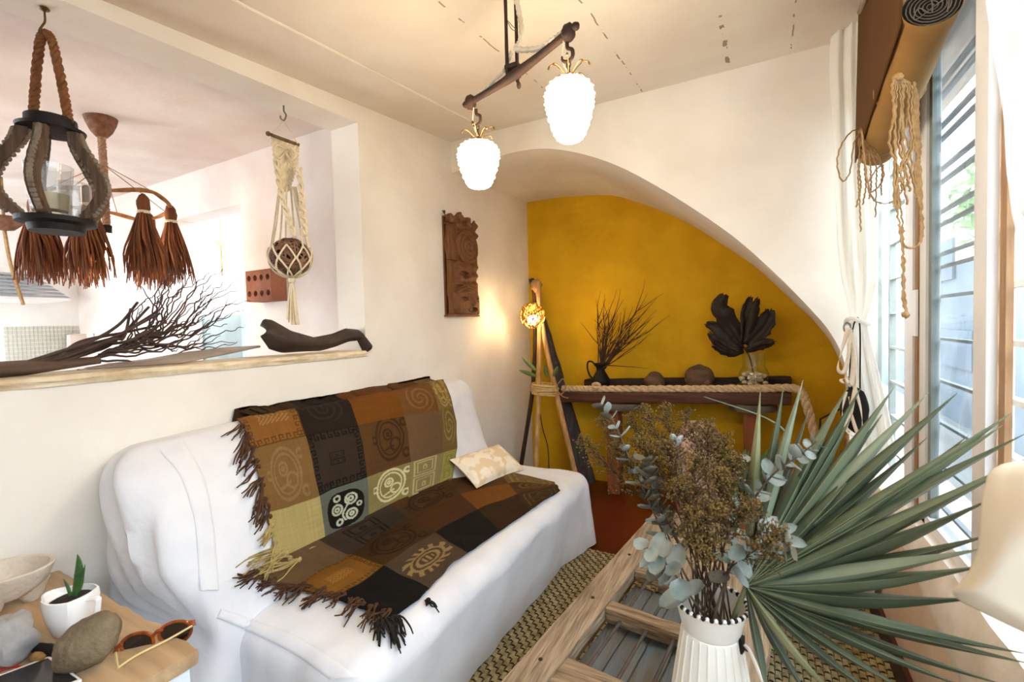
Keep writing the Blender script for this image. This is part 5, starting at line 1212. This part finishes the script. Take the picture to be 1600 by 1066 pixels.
M().tube([V((BXX-RR+.012, P0.y-.02, cz(P0.y)-.015)), V((BXX-RR+.012, P1.y+.02, cz(P1.y)-.015))], .012, 8).build('rod', old, bl)
def twine(pxs, d, r=.0028, m=jute): M().tube([p+V((.0015*sin(i*2.1), .0015*cos(i*1.7), 0)) for i, p in enumerate(smoothpath([ad(px, py, d+o) for px, py, o in pxs], 44))], r, 5).build('cord', m, bl)
D1 = (ax(1346, 205, .34)-CAM).dot(FW); D2 = (ax(1403, 122, .33)-CAM).dot(FW)
for q, dd in ((.12, 0), (.52, 0)):
    c = P0.lerp(P1, q); M().tube([c+aB*(cos(g)*(RR+.003))+bB*(sin(g)*(RR+.003))+dB*(.006*sin(g)) for g in [2*pi*i/28 for i in range(28)]], .004, 5, closed=True).build('cord', jute, bl)
rng = random.Random(9)
twine([(1346, 203, 0), (1330, 206, 0), (1314, 228, 0), (1308, 255, 0), (1316, 283, 0), (1328, 268, 0), (1334, 225, 0), (1346, 205, 0)], D1)
for k in range(5):
    twine([(1346, 205, 0), (1350+k*3, 235, 0), (1342+k*9, 262, 0), (1345+k*8, 290, .02), (1338+k*10, 315+rng.uniform(-10, 30), .03)], D1)
twine([(1345, 210, 0), (1341, 270, 0), (1343, 310, 0), (1345, 362, 0)], D1); twine([(1352, 215, 0), (1375, 250, 0), (1380, 280, 0), (1362, 300, 0), (1357, 285, 0), (1372, 262, 0), (1381, 258, 0)], D1)
twine([(1346, 205, 0), (1352, 260, 0), (1362, 308, 0), (1385, 318, 0), (1405, 305, 0), (1424, 270, 0), (1420, 230, 0), (1405, 190, 0)], D1-.2)
for k in range(9):
    x = 1394+k*3.6; xe = rng.uniform(1396, 1440)
    twine([(1403, 120, 0), (x, 135, 0), (x+rng.uniform(-4, 4), 175, 0), (x+rng.uniform(-5, 5), 225, 0), ((x+xe)/2+rng.uniform(-6, 6), 270, 0), (xe, 315+rng.uniform(-20, 20), 0)], D2, .003)
for k in range(4):
    twine([(1428, 128, 0), (1428+k*2, 160, 0), (1426+k*3, 200, 0), (1432+k*2, 235, 0), (1438-k*3, 270, 0), (1432+k*2, 310, 0)], D2, .003)
for k in range(2):
    twine([(1403, 290, 0), (1402+k*6, 330, 0), (1408+k*3, 360, 0), (1412-k*3, 385, 0), (1409+k*4, 410, 0), (1413-k*3, 440, 0), (1410+k*4, 465, 0), (1416, 490, 0)], D2, .003)
    twine([(1438, 260, 0), (1436+k*4, 310, 0), (1442-k*3, 350, 0), (1438, 378, 0), (1424, 388, 0), (1410, 380, 0), (1404, 350, 0)], D2, .003)
for q_, r_ in ((ad(1403, 121, D2), .012), (ad(1346, 205, D1), .011), (ad(1415, 492, D2), .009)): M().blob(q_, (r_, r_, r_), 3, .3).build('knot', jute, bl)
# ------------------------------------------------------------------ side table in the near left corner
SZT = .66; pA = az(314, 1012, SZT); S0x = -1.842; S1x = pA.x; Sy = pA.y
st = thing('side_table', 'worn wooden slab on a white painted block in the near left corner', 'side table', ((S0x+S1x)/2, Sy-.3, 0))
slab = wood('worn_slab', '#c4a680', '#a08260', 0, 3, .6, .35); paint = mat('chipped_white_paint', '#dfe7ee', '#aab4bc', .7, 7, bump=.4, bscale=20, contrast=(.6, .75))
def sd(p): return V((p.x+.004*nz((p.x*5, p.y*9, 0), 3), p.y+(.012*nz((p.x*7, p.z*3, 0), 2)+.006*nz((p.x*23, 0, 0), 1) if p.y > Sy-.05 else 0), p.z))
M().rbox((S0x, Sy-.62, SZT-.035), (S1x, Sy, SZT), .006, (50, 20, 3), sd).build('slab_top', slab, st)
M().rbox((S0x+.01, Sy-.6, 0), (S1x-.012, Sy-.014, SZT-.036), .008, 6).build('painted_block', paint, st)
def tp(px, py): return az(px, py, SZT+.001)
def dep(p): return (p-CAM).dot(FW)
# stone bowl on feet
bwl = tp(0, 952); bd_ = dep(bwl); bR = 72*bd_/FPX*.74; bowl_m = mat('pale_carved_stone', '#d8cdbf', '#b7a793', .9, 9, bump=.6, bscale=40); bwl = V((max(bwl.x, S0x+bR*1.3+.01), bwl.y, bwl.z))
bo = thing('stone_bowl', 'pale carved stone bowl on stubby feet by the left wall', 'bowl', bwl); bH = bR*1.15
yaw = Matrix.Rotation(.9, 3, 'Z'); sq = Matrix.Diagonal((1.25, .95, 1)); tl_ = yaw @ sq
M().lathe(bwl, [(0, .03), (bR*.55, .03), (bR*.85, bH*.55), (bR, bH*.97), (bR*.985, bH), (bR*.90, bH*.985), (bR*.74, bH*.6), (bR*.4, bH*.36), (0, bH*.33)], 36, lambda g, f, r: r*(1+.03*nz((cos(g)*1.5, sin(g)*1.5, f*2), 2)), tl_).build('bowl_body', bowl_m, bo)
for k in range(3):
    a = .5+2*pi*k/3; q = bwl+tl_ @ V((bR*.55*cos(a), bR*.55*sin(a), 0))
    M().lathe(q, [(.016, 0), (.024, .012), (.038, .05), (.03, .06)], 10).build('foot', bowl_m, bo)
# creamer with a small snake plant
cr = tp(114, 985); cD = dep(cr); cW = 30*cD/FPX; cH = 58*cD/FPX; porc = mat('white_porcelain', '#f3f2f0', '#eceae8', .18, 4, bump=0)
cj = thing('creamer', 'white porcelain creamer holding a small snake plant between the bowl and the pebble', 'creamer', cr)
yw = Matrix.Rotation(.35, 3, 'Z')
def sqr(g, f, r): return r*(1/max(abs(cos(g)), abs(sin(g)))*.28+.74)*(1+(.55*max(0, cos(g-pi))**10 if f > .55 and f < .9 else 0))
M().lathe(cr, [(0, 0), (cW*.62, 0), (cW*.72, .004), (cW*.92, cH*.45), (cW*1.0, cH*.82), (cW*.97, cH), (cW*.90, cH*1.01), (cW*.86, cH*.85), (0, cH*.8)], 40, sqr, yw).build('body', porc, cj)
M().tube(smoothpath([cr+yw @ V((cW*.9, 0, cH*.88)), cr+yw @ V((cW*1.55, 0, cH*.92)), cr+yw @ V((cW*1.62, 0, cH*.82)), cr+yw @ V((cW*1.45, 0, cH*.35))], 20), .0065, 8, flat=.7).build('handle', porc, cj)
M().lathe(cr+V((0, 0, cH*.86)), [(0, .0), (cW*.84, 0), (0, .006)], 20, sqr, yw).build('soil', mat('dark_soil', '#2a2019', '#1d1611', .95, 40, bump=.6), cj)
sn = mat('snake_plant_green', '#3f6b2c', '#1f3f1b', .45, 22, (.6, .6, 3), .1, 30); sp0 = cr+V((0, 0, cH*.86)); snp = thing('snake_plant', 'small dark green snake plant growing in the white creamer', 'plant', sp0)
def upx(px, py): return ad(px, py, cD)
for a, b, w_ in (((113, 938), (121, 866), .034), ((122, 938), (133, 882), .010), ((106, 936), (99, 905), .012)):
    A0, B0 = upx(*a), upx(*b); A0.z = min(A0.z, sp0.z); blade(snp, sp0+V((A0.x-cr.x, A0.y-cr.y, 0))*.5, B0, w_, sn, V((.003, 0, 0)), 14, 'leaf', .3)
# stones
sb = tp(135, 1038); sD = dep(sb); peb = mat('olive_brown_pebble', '#85765c', '#5f533f', .9, 22, bump=.7, bscale=70, contrast=(.3, .7)); rS = 53*sD/FPX
t = thing('pebble', 'large olive brown pebble leaning on the slab in front of the white creamer', 'stone', sb)
rt_ = Matrix.Rotation(-.62, 3, FW) @ Matrix.Rotation(YAW, 3, 'Z')
M().blob(sb+V((.008, 0, rS*.66)), (rS*1.02, rS*.62, rS*.66), 3, .14, 1.3, 32, 22, rt_).build('stone_body', peb, t)
q = tp(14, 1032); gq = dep(q); rG = 38*gq/FPX; tag(M().blob(q+V((0, 0, rG*.86)), (rG*1.05, rG*.9, rG*.92), 7, .3, 1.4, 30, 20).build('grey_stone', mat('white_veined_grey_stone', '#727275', '#b5b1ac', .7, 6, bump=.5, bscale=20)), 'blue grey rock with a pale top at the left edge of the slab', 'stone')
# sunglasses
sg = thing('sunglasses', 'tortoiseshell sunglasses with dark lenses and pale yellow arms on the slab corner', 'sunglasses', tp(240, 1010))
tort = mat('tortoiseshell', '#a5521c', '#5a2510', .2, 40, bump=0); lens_m = mat('dark_lens', '#17110f', '#17110f', .08, 4, bump=0, spec=.7); arm_m = mat('pale_yellow_arm', '#e8d8a0', '#dcc98a', .35, 6, bump=0)
gD = dep(tp(240, 1005)); 
def gp(px, py, o=0): return ad(px, py, gD+o)
def rim(cx, cy, rx, ry, rot_, o0, o1):
    P = []
    for i in range(32):
        g = 2*pi*i/32; k = 1+.10*sin(g)*-1; x = rx*cos(g)*k; y = ry*sin(g)
        X = cx+x*cos(rot_)-y*sin(rot_); Y = cy+x*sin(rot_)+y*cos(rot_); P.append(gp(X, Y, lerp(o0, o1, (cos(g)+1)/2)))
    return P
for cx, cy, o0, o1 in ((215, 1007, -.02, .0), (274, 989, .01, .03)):
    P = rim(cx, cy, 26, 17, -.30, o0, o1); M().tube(P, .0036, 6, closed=True).build('rim', tort, sg)
    c = sum((V(p) for p in P), V((0, 0, 0)))/32; M().add([c]+P, [(0, i+1, (i+1) % 32+1) for i in range(32)]).build('lens', lens_m, sg)
M().tube(smoothpath([gp(238, 996, -.002), gp(246, 986, .0), gp(254, 985, .008)], 12), .0034, 6).build('bridge', tort, sg)
M().tube([gp(190, 1006, -.022), gp(182, 1013, -.024), gp(180, 1020, -.025)], .0045, 6).build('hinge_corner', tort, sg)
M().tube([gp(292, 973, .03), gp(302, 971, .032), gp(303, 978, .03)], .0045, 6).build('hinge_corner', tort, sg)
M().tube(smoothpath([gp(302, 977, .03), gp(262, 1000, -.02), gp(214, 1024, -.07), gp(184, 1044, -.10)], 24), .0034, 6, flat=.6).build('arm', arm_m, sg)
M().tube(smoothpath([gp(180, 1019, -.025), gp(184, 1044, -.07), gp(191, 1066, -.10), gp(200, 1080, -.13)], 24), .0034, 6, flat=.6).build('arm', arm_m, sg)
# tablet, cord and seed pod
tb0, tb1, tb2 = tp(78, 1031), tp(128, 1068), tp(-40, 1076); tabl = thing('tablet', 'white edged tablet with a dark screen lying at the bottom left of the slab', 'tablet', tb0)
def quad(a, b, c, z0, z1, e=0):
    d = b+c-a; ctr = (b+c)/2; P = [a, b, d, c]; P = [p+(ctr-p).normalized()*e for p in P]
    vs = [p+V((0, 0, z0)) for p in P]+[p+V((0, 0, z1)) for p in P]
    return M().add(vs, [(3, 2, 1, 0), (4, 5, 6, 7)]+[(i, (i+1) % 4, (i+1) % 4+4, i+4) for i in range(4)])
quad(tb0, tb1, tb2, 0, .008).build('casing', porc, tabl); quad(tb0, tb1, tb2, .008, .0088, .008).build('screen', mat('dark_screen', '#2b2725', '#2b2725', .12, 3, bump=0), tabl)
rc = thing('red_cord', 'thin red cord loop lying behind the tablet at the left edge', 'cord', tp(20, 1050)); M().tube(smoothpath([tp(-10, 1058)+V((0, 0, .004)), tp(5, 1050)+V((0, 0, .005)), tp(22, 1046)+V((0, 0, .006)), tp(36, 1047)+V((0, 0, .004)), tp(40, 1050)+V((0, 0, .004))], 24), .003, 6).build('loop', mat('red_thread', '#a3231c', '#82180f', .7, 20), rc)
pdp = tp(72, 1024); po = thing('seed_pod', 'small black seed pod with a yellowish inside lying between grey rock and pebble', 'seed pod', pdp); yw2 = Matrix.Rotation(.25, 3, 'Z')
M().blob(pdp+V((0, 0, .012)), (.045, .013, .012), 2, .2, 2, 16, 10, yw2).build('husk', blacki, po); M().blob(pdp+V((.012, -.016, .010)), (.020, .010, .010), 4, .2, 2, 12, 8, yw2).build('kernel', mat('ochre_kernel', '#a5814a', '#7a5c30', .8, 20), po); M().tube(smoothpath([pdp+V((.03, .01, .014)), pdp+V((.045, .016, .03)), pdp+V((.05, .018, .016))], 10), .002, 5).build('stalk', blacki, po)
# ------------------------------------------------------------------ floor things under the console
pt = ay(1092, 700, 3.22); pot_ = thing('stone_jar', 'round mottled pinkish stone jar on the floor under the console', 'jar', (pt.x, 3.22, 0)); mot = mat('mottled_pink_stone', '#c9a996', '#8d7468', .8, 16, bump=.3, contrast=(.42, .58))
pH = pt.z+.16; M().lathe((pt.x, 3.22, 0), [(0, 0), (.10, 0), (.13, .04), (.17, pH*.4), (.18, pH*.65), (.15, pH*.88), (.10, pH*.96), (.105, pH), (.085, pH), (.08, pH*.95), (0, pH*.9)], 32).build('jar_body', mot, pot_)
gpz = ay(1160, 700, 3.0); fp = thing('potted_plant', 'leafy green plant in a clay pot on the floor behind the bouquet', 'plant', (gpz.x, 3.0, 0))
M().lathe((gpz.x, 3.0, 0), [(0, 0), (.09, 0), (.12, .2), (.125, .2), (.125, .225), (.1, .225), (.1, .19), (0, .18)], 24).build('clay_pot', terra, fp)
gl_m = mat('bright_green_leaf', '#6f8f4a', '#4d6c33', .5, 6, bump=.1); rng = random.Random(4)
for k in range(16):
    a = rng.uniform(0, 6.28); L = rng.uniform(.2, .34); zt_ = gpz.z+rng.uniform(-.1, .06); b0 = V((gpz.x+.04*cos(a), 3.0+.04*sin(a), .19)); blade(fp, b0, V((gpz.x+L*.62*cos(a), 3.0+L*.62*sin(a), max(.35, zt_))), .045, gl_m, V((0, 0, .07)), 12, 'leaf', .2)
